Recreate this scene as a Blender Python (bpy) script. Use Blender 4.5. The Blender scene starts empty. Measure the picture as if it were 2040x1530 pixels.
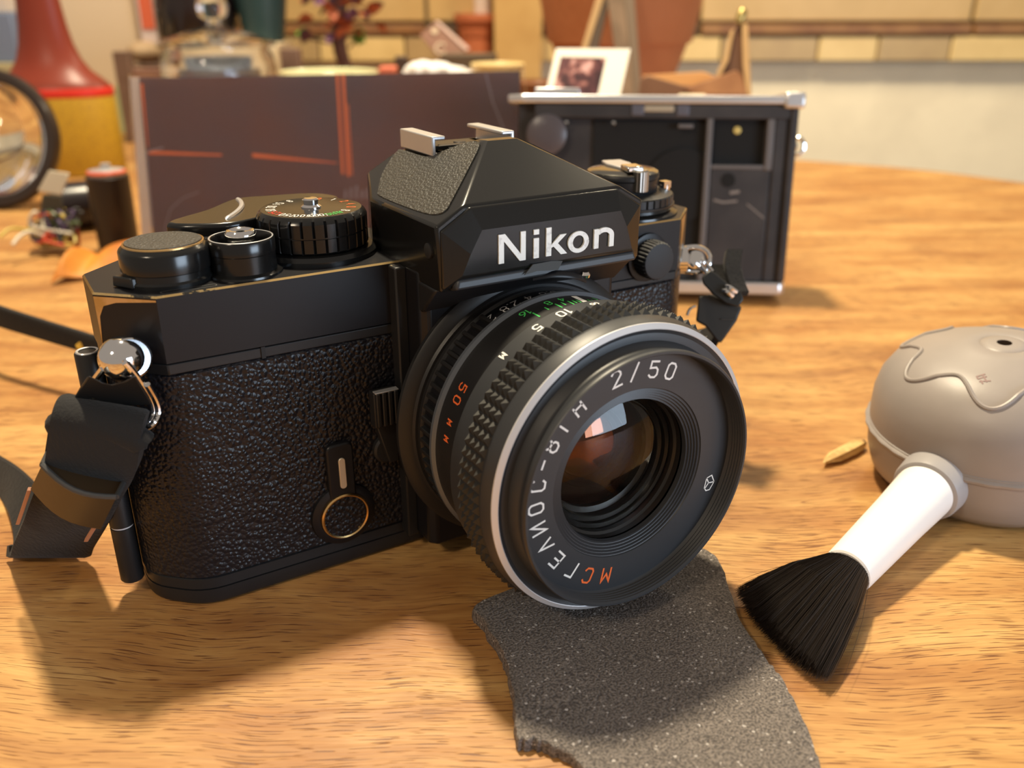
import bpy, bmesh, math, random
from mathutils import Vector, Matrix
from math import sin, cos, pi, radians, degrees, hypot, atan2
random.seed(7)
C = bpy.context.scene.collection
V = Vector
# ------------------------------------------------------------ camera, light, exposure (millimetres x 0.001 = metres)
S = 0.001
EYE = V((-95.532, -164.374, 117.244)); FW = V((0.47220612, 0.78811386, -0.39483912)).normalized()
RT = V((0.85767916, -0.5141849, -0.00059491)).normalized(); UP = RT.cross(FW).normalized()
FPX = 1772.53
cd = bpy.data.cameras.new('camera'); cam = bpy.data.objects.new('camera', cd); C.objects.link(cam)
cam.matrix_world = Matrix(((RT.x, UP.x, -FW.x, EYE.x*S), (RT.y, UP.y, -FW.y, EYE.y*S), (RT.z, UP.z, -FW.z, EYE.z*S), (0, 0, 0, 1)))
cd.sensor_fit = 'HORIZONTAL'; cd.sensor_width = 36; cd.lens = FPX/2040*36; cd.clip_start = 0.005; cd.clip_end = 20
cd.dof.use_dof = True; cd.dof.focus_distance = 0.180; cd.dof.aperture_fstop = 14.5
bpy.context.scene.camera = cam
vs = bpy.context.scene.view_settings
vs.view_transform = 'Standard'; vs.look = 'None'; vs.exposure = 0.0; vs.gamma = 1.0; vs.use_curve_mapping = False
w = bpy.data.worlds.new('world'); bpy.context.scene.world = w; w.use_nodes = True
w.node_tree.nodes['Background'].inputs[0].default_value = (1.0, 0.85, 0.70, 1)
w.node_tree.nodes['Background'].inputs[1].default_value = 0.34
def area(name, loc, target, size, power, col, size_y=None):
    l = bpy.data.lights.new(name, 'AREA'); l.shape = 'DISK' if size_y is None else 'RECTANGLE'; l.size = size
    if size_y: l.size_y = size_y
    l.energy = power; l.color = col
    o = bpy.data.objects.new(name, l); C.objects.link(o); o.location = loc
    o.rotation_euler = (V(target)-V(loc)).to_track_quat('-Z', 'Y').to_euler()
    return o
area('ceiling_lamp', (0.08, 0.34, 0.95), (0.06, 0.15, 0.0), 0.085, 16.5, (1.0, 0.85, 0.60))
area('side_lamp', (-0.85, -0.35, 0.85), (0, 0, 0.02), 0.16, 4.0, (1.0, 0.82, 0.6))
area('window_light', (0.36, -0.80, 0.15), (0, 0, 0.05), 0.42, 4.6, (0.66, 0.82, 1.0), 0.26)

area('wall_fill', (0.56, 0.35, 0.62), (0.70, 0.60, 0.05), 0.12, 3.2, (1.0, 0.84, 0.58))  # unseen fill light added to brighten the back wall

# ------------------------------------------------------------ materials
MATS = {}
def nt(m): return m.node_tree.nodes, m.node_tree.links
def mat(name, col=(.5, .5, .5), rough=.5, metal=0, bump=None, var=None, spec=None, coat=0, trans=0, ior=1.45, sheen=0):
    """bump = list of (kind, scale per metre, distance mm, stretch); var = (scale, colour2, lo, hi)"""
    if name in MATS: return MATS[name]
    m = bpy.data.materials.new(name); m.use_nodes = True; MATS[name] = m
    N, L = nt(m); b = N['Principled BSDF']
    b.inputs['Base Color'].default_value = (*col, 1); b.inputs['Roughness'].default_value = rough; b.inputs['Metallic'].default_value = metal
    b.inputs['IOR'].default_value = ior; b.inputs['Transmission Weight'].default_value = trans; b.inputs['Coat Weight'].default_value = coat
    if spec is not None: b.inputs['Specular IOR Level'].default_value = spec
    if sheen: b.inputs['Sheen Weight'].default_value = sheen
    tc = N.new('ShaderNodeTexCoord')
    if var:
        n = N.new('ShaderNodeTexNoise'); n.inputs['Scale'].default_value = var[0]; n.inputs['Detail'].default_value = 5; L.new(tc.outputs['Object'], n.inputs['Vector'])
        r = N.new('ShaderNodeValToRGB'); r.color_ramp.elements[0].position = var[2]; r.color_ramp.elements[1].position = var[3]
        r.color_ramp.elements[0].color = (*col, 1); r.color_ramp.elements[1].color = (*var[1], 1)
        L.new(n.outputs['Fac'], r.inputs['Fac']); L.new(r.outputs['Color'], b.inputs['Base Color'])
    prev = None
    for kind, sc, dist, st in (bump or []):
        mp = N.new('ShaderNodeMapping'); mp.inputs['Scale'].default_value = st; L.new(tc.outputs['Object'], mp.inputs['Vector'])
        if kind == 'noise':
            t = N.new('ShaderNodeTexNoise'); t.inputs['Scale'].default_value = sc; t.inputs['Detail'].default_value = 3; out = t.outputs['Fac']
            L.new(mp.outputs['Vector'], t.inputs['Vector'])
        elif kind == 'pebble':
            t0 = N.new('ShaderNodeTexNoise'); t0.inputs['Scale'].default_value = sc*.7; L.new(mp.outputs['Vector'], t0.inputs['Vector'])
            mx = N.new('ShaderNodeMix'); mx.data_type = 'VECTOR'; mx.inputs['Factor'].default_value = .0012 if sc > 600 else .002
            va = N.new('ShaderNodeVectorMath'); va.operation = 'SCALE'; va.inputs['Scale'].default_value = .55/sc; L.new(t0.outputs['Color'], va.inputs[0])
            ad = N.new('ShaderNodeVectorMath'); ad.operation = 'ADD'; L.new(mp.outputs['Vector'], ad.inputs[0]); L.new(va.outputs[0], ad.inputs[1])
            t = N.new('ShaderNodeTexVoronoi'); t.feature = 'SMOOTH_F1'; t.inputs['Scale'].default_value = sc; t.inputs['Smoothness'].default_value = .22
            L.new(ad.outputs[0], t.inputs['Vector'])
            iv = N.new('ShaderNodeMath'); iv.operation = 'SUBTRACT'; iv.inputs[0].default_value = 1.0; L.new(t.outputs['Distance'], iv.inputs[1]); out = iv.outputs[0]
        elif kind == 'weave':
            t = N.new('ShaderNodeTexWave'); t.inputs['Scale'].default_value = sc; t.inputs['Distortion'].default_value = .6; out = t.outputs['Fac']
            L.new(mp.outputs['Vector'], t.inputs['Vector'])
        bn = N.new('ShaderNodeBump'); bn.inputs['Strength'].default_value = 1; bn.inputs['Distance'].default_value = dist*S
        L.new(out, bn.inputs['Height'])
        if prev: L.new(prev.outputs['Normal'], bn.inputs['Normal'])
        prev = bn
    if prev: L.new(prev.outputs['Normal'], b.inputs['Normal'])
    return m
one = (1, 1, 1)
BLK = mat('black_enamel', (.007, .007, .009), .38, bump=[('noise', 900, .005, (1, 1, 1)), ('noise', 60, .02, one)], spec=.40)
BLG = mat('glossy_black_enamel', (.009, .009, .009), .20, bump=[('noise', 900, .004, (1, 1, 1)), ('noise', 50, .02, one)], spec=.55)
SAT = mat('satin_black', (.013, .013, .014), .42, bump=[('noise', 1500, .008, one)])
MATTE = mat('matte_black', (.012, .012, .013), .65)
DGREY = mat('dark_grey_anodised', (.028, .030, .034), .42, bump=[('noise', 4000, .004, one)], spec=.6)
LEA = mat('pebbled_leatherette', (.009, .009, .012), .33, bump=[('pebble', 1120, .33, one)], spec=.42)
LEAF = mat('fine_leatherette', (.035, .033, .028), .45, bump=[('pebble', 1700, .16, one), ('noise', 4000, .02, one)], spec=.6)
RUB = mat('black_rubber', (.022, .021, .019), .5, spec=.5)
CHR = mat('chrome', (.85, .85, .86), .07, 1)
ALU = mat('satin_aluminium', (.60, .60, .62), .34, .65, bump=[('noise', 1500, .006, one)])
ALR = mat('silver_ring_metal', (.66, .66, .68), .38, .45)
BRS = mat('worn_brass', (.72, .47, .16), .3, 1, var=(400, (.03, .025, .02), .5, .62))
BRS2 = mat('brass_rim', (.75, .48, .2), .25, 1)
WHT = mat('white_paint', (.88, .87, .83), .4)
GRN = mat('green_paint', (.07, .55, .12), .4)
ORG = mat('orange_paint', (.85, .16, .04), .4)
WRN = mat('grey_white_paint', (.6, .6, .62), .4)
WEB = mat('black_webbing', (.010, .009, .009), .9, bump=[('noise', 1400, .22, (1, 1, .3)), ('noise', 3500, .08, one)], sheen=.06)
PLB = mat('black_plastic', (.014, .014, .014), .35)
BUCK = mat('brown_black_plastic', (.045, .028, .014), .45, bump=[('noise', 500, .02, one)])
TANL = mat('tan_strap_edge', (.42, .20, .12), .6)
def glassmat(name, col, rough, ior):
    m = bpy.data.materials.new(name); m.use_nodes = True; N, L = nt(m); b = N['Principled BSDF']
    b.inputs['Base Color'].default_value = (*col, 1); b.inputs['Transmission Weight'].default_value = 1; b.inputs['Roughness'].default_value = rough; b.inputs['IOR'].default_value = ior
    return m
GLA = glassmat('clear_glass', (1, 1, 1), .0, 1.5)
LGL = glassmat('lens_glass', (.98, .96, .9), .0, 1.35)
ACR = glassmat('clear_acrylic', (.98, .98, .98), .02, 1.2)

# ------------------------------------------------------------ helpers
def D(u, v, t): return EYE + (FW + RT*((u-1020)/FPX) + UP*((765-v)/FPX))*t
def ray(u, v): return FW + RT*((u-1020)/FPX) + UP*((765-v)/FPX)
def Zp(u, v, z=0.0): r = ray(u, v); return EYE + r*((z-EYE.z)/r.z)
def Yp(u, v, y): r = ray(u, v); return EYE + r*((y-EYE.y)/r.y)
ROOT = {}
def tag(o, label=None, cat=None, group=None, kind=None):
    if label: o['label'] = label
    if cat: o['category'] = cat
    if group: o['group'] = group
    if kind: o['kind'] = kind
    return o
def thing(name, loc, label, cat, group=None):
    o = bpy.data.objects.new(name, None); C.objects.link(o); o.location = V(loc)*S; o.empty_display_size = .005
    ROOT[o] = V(loc); return tag(o, label, cat, group)
class MB:
    def __init__(s): s.v = []; s.f = []; s.m = []; s.cur = 0
    def vert(s, p): s.v.append(V(p)); return len(s.v)-1
    def face(s, idx): s.f.append(tuple(idx)); s.m.append(s.cur)
    def poly(s, pts): s.face([s.vert(p) for p in pts]); return s
    def loft(s, rings, closed=True, cap0=True, cap1=True):
        ids = [[s.vert(p) for p in r] for r in rings]; n = len(rings[0])
        for a, b in zip(ids, ids[1:]):
            for i in range(n if closed else n-1): s.face((a[i], a[(i+1) % n], b[(i+1) % n], b[i]))
        if cap0: s.face(ids[0][::-1])
        if cap1: s.face(ids[-1])
        return s
    def prism(s, out, z0, z1, fr=None):
        fr = fr or (lambda x, y, z: V((x, y, z)))
        return s.loft([[fr(x, y, z0) for x, y in out], [fr(x, y, z1) for x, y in out]])
    def box(s, x0, x1, y0, y1, z0, z1, fr=None): return s.prism([(x0, y0), (x1, y0), (x1, y1), (x0, y1)], z0, z1, fr)
    def lathe(s, prof, o=(0, 0, 0), ax=(0, 0, 1), n=64, rf=None, cap0=True, cap1=True, ref=None, a0=0):
        ax = V(ax).normalized(); o = V(o)
        u = V(ref) if ref is not None else (V((1, 0, 0)) if abs(ax.x) < .9 else V((0, 1, 0)))
        u = (u-ax*u.dot(ax)).normalized(); v = ax.cross(u)
        rings = []
        for r, h in prof:
            rings.append([o+ax*h+(u*cos(a0+2*pi*i/n)+v*sin(a0+2*pi*i/n))*max(.0005, (rf(r, h, i) if rf else r)) for i in range(n)])
        return s.loft(rings, True, cap0, cap1)
    def tube(s, pts, r, n=8, closed=False, cap=True, flat=1.0):
        pts = [V(p) for p in pts]; N = len(pts); rings = []; pu = None
        for i, p in enumerate(pts):
            if closed: t = pts[(i+1) % N]-pts[i-1]
            else: t = pts[min(i+1, N-1)]-pts[max(i-1, 0)]
            t.normalize()
            if pu is None: pu = t.orthogonal().normalized()
            pu = (pu-t*pu.dot(t)).normalized(); w_ = t.cross(pu); rr = r[i] if isinstance(r, (list, tuple)) else r
            rings.append([p+(pu*cos(2*pi*k/n)+w_*flat*sin(2*pi*k/n))*rr for k in range(n)])
        if closed:
            ids = [[s.vert(q) for q in rg] for rg in rings]
            for i in range(N):
                a, b = ids[i], ids[(i+1) % N]
                for k in range(n): s.face((a[k], a[(k+1) % n], b[(k+1) % n], b[k]))
            return s
        return s.loft(rings, True, cap, cap)
    def ribbon(s, pts, wv, th):
        """pts centre line, wv = half-width vectors (one or list), th thickness"""
        pts = [V(p) for p in pts]; N = len(pts); rings = []
        for i, p in enumerate(pts):
            t = (pts[min(i+1, N-1)]-pts[max(i-1, 0)]).normalized(); w_ = V(wv[i]) if isinstance(wv, list) else V(wv)
            nn = t.cross(w_).normalized()*th/2
            rings.append([p-w_-nn, p-w_*.9-nn*1.25, p+w_*.9-nn*1.25, p+w_-nn, p+w_+nn, p+w_*.9+nn*1.25, p-w_*.9+nn*1.25, p-w_+nn])
        return s.loft(rings)
    def hull(s, pts):
        bm = bmesh.new()
        for p in pts: bm.verts.new(p)
        r = bmesh.ops.convex_hull(bm, input=bm.verts)
        bmesh.ops.dissolve_limit(bm, angle_limit=radians(2), verts=bm.verts, edges=bm.edges)
        bm.verts.index_update(); base = len(s.v)
        used = {}
        for f in bm.faces:
            ids = []
            for v_ in f.verts:
                if v_ not in used: used[v_] = s.vert(v_.co)
                ids.append(used[v_])
            s.face(ids)
        bm.free(); return s
    def build(s, name, mats, parent=None, smooth=35, bevel=0, segs=2, label=None, kind=None, sub=0):
        off = V((0, 0, 0)); p = parent
        while p is not None:
            if p in ROOT: off = ROOT[p]; break
            p = p.parent
        if parent is not None and parent.name.startswith('camera_strap'):
            for v in s.v: v.z = max(v.z, .25)
        me = bpy.data.meshes.new(name); me.from_pydata([(v-off)*S for v in s.v], [], s.f)
        mats = mats if isinstance(mats, (list, tuple)) else [mats]
        for m in mats: me.materials.append(m)
        for pl, mi in zip(me.polygons, s.m): pl.material_index = mi
        bm = bmesh.new(); bm.from_mesh(me); bmesh.ops.recalc_face_normals(bm, faces=bm.faces)
        if smooth:
            for f in bm.faces: f.smooth = True
            th = radians(smooth)
            for e in bm.edges:
                if len(e.link_faces) == 2 and e.calc_face_angle(0) > th: e.smooth = False
        bm.to_mesh(me); bm.free()
        o = bpy.data.objects.new(name, me); C.objects.link(o)
        if parent: o.parent = parent
        if bevel:
            md = o.modifiers.new('bevel', 'BEVEL'); md.width = bevel*S; md.segments = segs; md.limit_method = 'ANGLE'; md.angle_limit = radians(28); md.harden_normals = False
        if sub:
            md = o.modifiers.new('sub', 'SUBSURF'); md.levels = sub; md.render_levels = sub
        return tag(o, label, None, None, kind)
def smoothpath(pts, k=6, closed=False):
    pts = [V(p) for p in pts]; N = len(pts); out = []
    for i in range(N if closed else N-1):
        g = (lambda j: pts[j % N]) if closed else (lambda j: pts[max(0, min(N-1, j))])
        p0, p1, p2, p3 = g(i-1), g(i), g(i+1), g(i+2)
        for j in range(k):
            t = j/k; out.append(.5*((2*p1)+(-p0+p2)*t+(2*p0-5*p1+4*p2-p3)*t*t+(-p0+3*p1-3*p2+p3)*t**3))
    if not closed: out.append(pts[-1])
    return out
def rect_round(x0, x1, y0, y1, r, n=5):
    out = []
    for cx, cy, a in ((x1-r, y1-r, 0), (x0+r, y1-r, 90), (x0+r, y0+r, 180), (x1-r, y0+r, 270)):
        for i in range(n+1): t = radians(a+90*i/n); out.append((cx+r*cos(t), cy+r*sin(t)))
    return out
# --- stroke lettering: glyphs on a 4 x 6 grid
G = {
 '0': [[(0, 1), (0, 5), (1, 6), (3, 6), (4, 5), (4, 1), (3, 0), (1, 0), (0, 1)]], 'O': None,
 '1': [[(1, 5), (2.2, 6), (2.2, 0)]], '2': [[(0, 5), (1, 6), (3, 6), (4, 5), (4, 4), (0, 0), (4, 0)]],
 '3': [[(0, 6), (4, 6), (2, 3.6), (3.4, 3.2), (4, 2), (4, 1), (3, 0), (1, 0), (0, 1)]],
 '4': [[(3, 0), (3, 6), (0, 1.8), (4, 1.8)]], '5': [[(4, 6), (.4, 6), (.2, 3.5), (3, 3.7), (4, 2.8), (4, 1), (3, 0), (1, 0), (0, .8)]],
 '6': [[(3.4, 6), (1, 4), (0, 2), (0, 1), (1, 0), (3, 0), (4, 1), (4, 2.3), (3, 3.3), (1, 3.3), (0, 2)]],
 '8': [[(1, 3.2), (.3, 4), (.3, 5.2), (1, 6), (3, 6), (3.7, 5.2), (3.7, 4), (3, 3.2), (1, 3.2), (0, 2.2), (0, 1), (1, 0), (3, 0), (4, 1), (4, 2.2), (3, 3.2)]],
 'M': [[(0, 0), (0, 6), (2, 2.5), (4, 6), (4, 0)]], 'C': [[(4, 5), (3.2, 6), (.8, 6), (0, 5), (0, 1), (.8, 0), (3.2, 0), (4, 1)]],
 'Г': [[(0, 0), (0, 6), (3.6, 6)]], 'E': [[(4, 6), (0, 6), (0, 0), (4, 0)], [(0, 3), (3.4, 3)]],
 'Л': [[(0, 0), (2, 6), (4, 0)]], 'И': [[(0, 6), (0, 0), (4, 6), (4, 0)]], 'Н': [[(0, 0), (0, 6)], [(4, 0), (4, 6)], [(0, 3), (4, 3)]],
 '-': [[(0.3, 3), (3.7, 3)]], '/': [[(.3, -.3), (3.7, 6.3)]], '.': [[(1.7, 0), (2.3, 0)]], 'A': [[(0, 0), (2, 6), (4, 0)], [(.8, 2), (3.2, 2)]],
 'B': [[(0, 0), (0, 6), (3, 6), (3.8, 5), (3.8, 4), (3, 3.2), (0, 3.2)], [(3, 3.2), (4, 2.2), (4, 1), (3, 0), (0, 0)]],
 'U': [[(0, 6), (0, 1), (1, 0), (3, 0), (4, 1), (4, 6)]], 'T': [[(0, 6), (4, 6)], [(2, 6), (2, 0)]],
 '8i': [[(2, 3), (1, 1.6), (0, 1.6), (-.8, 3), (0, 4.4), (1, 4.4), (3, 1.6), (4, 1.6), (4.8, 3), (4, 4.4), (3, 4.4), (2, 3)]],
}
G['O'] = G['0']
def stroke(mb, pts, wd, fn, maxl=.6):
    """flat ribbon along a 2-D polyline, each corner mitred, mapped to 3-D by fn(x, y)"""
    q = []
    for a, b in zip(pts, pts[1:]):
        k = max(1, int(hypot(b[0]-a[0], b[1]-a[1])/maxl))
        for i in range(k): q.append((a[0]+(b[0]-a[0])*i/k, a[1]+(b[1]-a[1])*i/k))
    q.append(pts[-1]); n = len(q); cl = hypot(q[0][0]-q[-1][0], q[0][1]-q[-1][1]) < 1e-6
    L, R = [], []
    for i in range(n):
        a = q[i-1] if i > 0 else (q[-2] if cl else None); b = q[i+1] if i < n-1 else (q[1] if cl else None); p = q[i]
        d1 = V((p[0]-a[0], p[1]-a[1])).normalized() if a else None; d2 = V((b[0]-p[0], b[1]-p[1])).normalized() if b else None
        if d1 is None: d1 = d2; p = (p[0]-d1.x*wd*.35, p[1]-d1.y*wd*.35)
        if d2 is None: d2 = d1; p = (p[0]+d1.x*wd*.35, p[1]+d1.y*wd*.35)
        t = d1+d2
        t = t.normalized() if t.length > .05 else d1
        nn = V((-t.y, t.x)); k = wd/2/max(.45, nn.dot(V((-d1.y, d1.x))))
        L.append(mb.vert(fn(p[0]+nn.x*k, p[1]+nn.y*k))); R.append(mb.vert(fn(p[0]-nn.x*k, p[1]-nn.y*k)))
    for i in range(n-1): mb.face((L[i], L[i+1], R[i+1], R[i]))
def glyph(mb, ch, sx, sy, wd, fn):
    """fn maps (x,y) with the glyph centred on 0 and of height sy*6"""
    for pl in G[ch]: stroke(mb, [((x-2)*sx, (y-3)*sy) for x, y in pl], wd, fn)

# ============================================================ SETTING: table, wall
GD = V((RT.x, RT.y, 0)).normalized()      # grain direction
def wood_mat():
    m = bpy.data.materials.new('oiled_wood'); m.use_nodes = True; N, L = nt(m); b = N['Principled BSDF']
    tc = N.new('ShaderNodeTexCoord'); mp = N.new('ShaderNodeMapping'); mp.vector_type = 'POINT'
    mp.inputs['Rotation'].default_value = (0, 0, -atan2(GD.y, GD.x)); mp.inputs['Scale'].default_value = (1000, 1000, 1000)
    L.new(tc.outputs['Object'], mp.inputs['Vector'])
    wn = N.new('ShaderNodeTexNoise'); wn.inputs['Scale'].default_value = .018; wn.inputs['Detail'].default_value = 2; L.new(mp.outputs[0], wn.inputs['Vector'])
    sc = N.new('ShaderNodeVectorMath'); sc.operation = 'MULTIPLY'; sc.inputs[1].default_value = (0, 15, 0); L.new(wn.outputs['Color'], sc.inputs[0])
    ad = N.new('ShaderNodeVectorMath'); ad.operation = 'ADD'; L.new(mp.outputs[0], ad.inputs[0]); L.new(sc.outputs[0], ad.inputs[1])
    def noise(sx, sy, det, ro=.6):
        q = N.new('ShaderNodeMapping'); q.inputs['Scale'].default_value = (sx, sy, 1); L.new(ad.outputs[0], q.inputs['Vector'])
        t = N.new('ShaderNodeTexNoise'); t.inputs['Scale'].default_value = 1; t.inputs['Detail'].default_value = det; t.inputs['Roughness'].default_value = ro; L.new(q.outputs[0], t.inputs['Vector']); return t.outputs['Fac']
    def ramp(src, stops):
        r = N.new('ShaderNodeValToRGB'); e = r.color_ramp.elements
        while len(e) < len(stops): e.new(.5)
        for k, (p, c) in enumerate(stops): e[k].position = p; e[k].color = (*c, 1)
        L.new(src, r.inputs['Fac']); return r.outputs['Color']
    def mul(a, b_, f=1.0):
        x = N.new('ShaderNodeMix'); x.data_type = 'RGBA'; x.blend_type = 'MULTIPLY'; x.inputs[0].default_value = f
        L.new(a, x.inputs[6]); L.new(b_, x.inputs[7]); return x.outputs[2]
    base = ramp(noise(.012, .065, 6), [(.30, (.34, .155, .048)), (.45, (.51, .265, .082)), (.58, (.60, .345, .115)), (.74, (.69, .43, .16))])
    fine = ramp(noise(.05, .9, 5, .7), [(.3, (.70, .62, .55)), (.6, (1, 1, 1))])
    c = mul(base, fine, .8)
    blot = ramp(noise(.014, .034, 4, .65), [(.36, (.72, .56, .42)), (.58, (1, 1, 1))])
    c = mul(c, blot, .8)
    pores_f = noise(.13, 3.0, 1, .5)
    dens = noise(.02, .06, 2)
    pa = N.new('ShaderNodeMath'); pa.operation = 'MULTIPLY_ADD'; pa.inputs[1].default_value = .28; L.new(dens, pa.inputs[0]); L.new(pores_f, pa.inputs[2])
    pores = ramp(pa.outputs[0], [(.745, (1, 1, 1)), (.80, (.30, .18, .11))])
    c = mul(c, pores, .85)
    cr = ramp(noise(.010, .16, 2, .4), [(.497, (1, 1, 1)), (.5, (.35, .22, .15)), (.503, (1, 1, 1))])
    cm = ramp(noise(.02, .02, 1), [(.56, (1, 1, 1)), (.6, (0, 0, 0))])
    x = N.new('ShaderNodeMix'); x.data_type = 'RGBA'; x.blend_type = 'MULTIPLY'; L.new(cm, x.inputs[0]); L.new(c, x.inputs[6]); L.new(cr, x.inputs[7])
    inv = N.new('ShaderNodeInvert'); L.new(cm, inv.inputs['Color']); 
    L.new(inv.outputs[0], x.inputs[0]); c = x.outputs[2]
    L.new(c, b.inputs['Base Color'])
    rr = N.new('ShaderNodeMapRange'); L.new(noise(.03, .05, 4), rr.inputs['Value']); rr.inputs['To Min'].default_value = .42; rr.inputs['To Max'].default_value = .6; L.new(rr.outputs[0], b.inputs['Roughness'])
    bn = N.new('ShaderNodeBump'); bn.inputs['Distance'].default_value = .00012; L.new(pores, bn.inputs['Height']); bn.inputs['Strength'].default_value = .7
    bn2 = N.new('ShaderNodeBump'); bn2.inputs['Distance'].default_value = .00012; L.new(noise(.05, .5, 4), bn2.inputs['Height']); L.new(bn.outputs[0], bn2.inputs['Normal']); L.new(bn2.outputs[0], b.inputs['Normal'])
    return m
WOOD = wood_mat()
edge = smoothpath([(300, -480, 0), (470, -250, 0), (535, -20, 0), (545, 120, 0), (541, 194, 0), (523, 270, 0), (482, 342, 0), (446, 420, 0), (420, 520, 0), (375, 620, 0), (240, 730, 0), (20, 800, 0), (-250, 790, 0), (-480, 600, 0), (-560, 300, 0), (-520, -100, 0), (-350, -400, 0), (0, -520, 0)], 6, True)
root = thing('dining_table', (0, 0, 0), 'round-ended oiled wooden table that everything in the picture stands on', 'table')
mb = MB(); o2 = [(p.x, p.y) for p in edge]; cx, cy = 0, 150
ins = lambda k: [(cx+(x-cx)*k, cy+(y-cy)*k) for x, y in o2]
mb.loft([[V((x, y, -28)) for x, y in ins(.985)], [V((x, y, -24)) for x, y in o2], [V((x, y, -4)) for x, y in o2], [V((x, y, -1.2)) for x, y in ins(.997)], [V((x, y, 0)) for x, y in ins(.992)]])
mb.build('tabletop', WOOD, root, smooth=40)
for lx, ly in ((280, -280), (330, 480), (-350, 500), (-300, -250)):
    MB().lathe([(22, -740), (24, -600), (34, -120), (34, -28.2)], (lx, ly, 0), n=24).build('leg', WOOD, root)

NW = V((.514, .858, 0)).normalized(); TW = V((.858, -.514, 0)).normalized()
E0 = V((EYE.x, EYE.y, 0))
def wf(s_, d, z): return E0 + TW*s_ + NW*d + V((0, 0, z))          # s along the wall, d horizontal distance from the eye
def wall_at(u, d):     # coordinate along the wall of picture column u at distance d
    r = ray(u, 60); k = d/(V((r.x, r.y, 0)).dot(NW)); return V((r.x, r.y, 0)).dot(TW)*k
PLAS = mat('cream_plaster', (.90, .79, .58), .8, bump=[('noise', 40, .5, one), ('noise', 300, .15, one)], var=(9, (.78, .68, .50), .45, .7))
TILE = mat('beige_tile', (.48, .32, .13), .4, var=(14, (.56, .38, .17), .35, .7), bump=[('noise', 60, .3, one)])
GROUT = mat('brown_grout', (.16, .11, .055), .9)
TRIA = mat('lit_trim_patch', (.74, .54, .24), .4, var=(30, (.66, .47, .20), .4, .7))
TRIB = mat('shaded_trim_patch', (.42, .29, .14), .4, var=(30, (.48, .34, .16), .4, .7))
WDK = mat('dark_brown_strip', (.09, .055, .03), .6)
WBR = mat('brown_wood_strip', (.30, .15, .055), .5, var=(40, (.22, .10, .04), .4, .6))
mb = MB(); fw_ = lambda x, y, z: wf(x, y, z)
mb.box(-1500, 1500, 1030, 1050, -740, 57.8, fw_)
wl = mb.build('wall_back', PLAS, None, smooth=0); tag(wl, kind='structure')
mb = MB(); mb.box(-1500, 1500, 1028, 1050, 58, 420, fw_)
wt = mb.build('wall_back_upper', GROUT, None, smooth=0); tag(wt, kind='structure')
random.seed(3)
# large square tiles above the border
x = wall_at(1930, 1025); xs = []
while x > -1400: x -= 290
while x < 1300:
    for row in range(2):
        z0 = 98+row*150
        MB().box(x+2, x+288, 1021+random.uniform(-.5, .5), 1028, z0, z0+147, fw_).build('tile', TILE, wt, smooth=0, bevel=1.5)
    MB().box(x+2, x+288, 1014, 1028, 85, 95, fw_).build('ledge_strip', WBR if random.random() < .7 else WDK, wt, smooth=0, bevel=1)
    x += 290
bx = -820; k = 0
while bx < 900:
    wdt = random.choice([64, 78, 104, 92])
    MB().box(bx+.8, bx+wdt-.8, 1016+random.uniform(-.6, .6), 1028.5, 58, 83, fw_).build('trim_patch', TRIA if k % 2 else TRIB, wt, smooth=0, bevel=1.5)  # alternating tints paint patches of light and shadow along the trim
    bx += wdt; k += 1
FLR = mat('brown_floor', (.14, .08, .04), .6)
mb = MB(); mb.box(-1500, 1500, -900, 1050, -760, -740.2, fw_); tag(mb.build('floor', FLR, None, smooth=0), kind='structure')

# ============================================================ THE FILM CAMERA
cam_root = thing('film_camera', (0, 0, 0), 'black single-lens reflex film camera with pebbled grip and silver lettering, standing on the table', 'camera')
OUT = [(-71.7, 0), (51.0, 0), (60.5, 8.6), (60.5, 23), (53, 30), (-73.5, 30), (-81, 22.5), (-81, 8.6)]
def inset(out, d):
    n = len(out); res = []
    for i in range(n):
        p0, p1, p2 = V(out[i-1]), V(out[i]), V(out[(i+1) % n])
        d1 = (p1-p0).normalized(); d2 = (p2-p1).normalized(); n1 = V((-d1.y, d1.x)); n2 = V((-d2.y, d2.x)); m_ = (n1+n2).normalized()
        q = p1+m_*(d/max(.4, m_.dot(n1))); res.append((q.x, q.y))
    return res
def rounded(out, rr, k=5):
    res = []; n = len(out)
    for i in range(n):
        p0, p1, p2 = V(out[i-1]), V(out[i]), V(out[(i+1) % n])
        a = p1+(p0-p1).normalized()*rr; b = p1+(p2-p1).normalized()*rr
        for j in range(k+1):
            t = j/k; q = a*(1-t)**2+p1*2*t*(1-t)+b*t*t; res.append((q.x, q.y))
    return res
OUTR = rounded(OUT, 4.6)
def ring(out, z, d=0): return [V((x, y, z)) for x, y in (inset(out, d) if d else out)]
MB().loft([ring(OUTR, 0, 1.4), ring(OUTR, .5, .5), ring(OUTR, 1.2, .1), ring(OUTR, 4.0)]).build('bottom_plate', SAT, cam_root, smooth=30)
MB().loft([ring(OUTR, 4.0, .5), ring(OUTR, 4.25, .5), ring(OUTR, 4.3, .1), ring(OUTR, 6.6, .1), ring(OUTR, 6.9, .6)]).build('base_band', SAT, cam_root, smooth=30)
LO = []
mb = MB(); mb.loft([ring(OUTR, 6.9, .5), ring(OUTR, 7.3, -.15), ring(OUTR, 52.6, -.15), ring(OUTR, 53.0, .4)]); mb.build('leatherette_grip', LEA, cam_root, smooth=30)
mb = MB(); mb.loft([ring(OUT, 53.0, .1), ring(OUT, 55.2, .1)])
strip = mb.build('cover_skirt', SAT, cam_root, smooth=30, bevel=.25)
MB().box(-54.2, -53.4, -.25, .5, 53.0, 55.4).build('skirt_gap', MATTE, cam_root, smooth=0)
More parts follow.
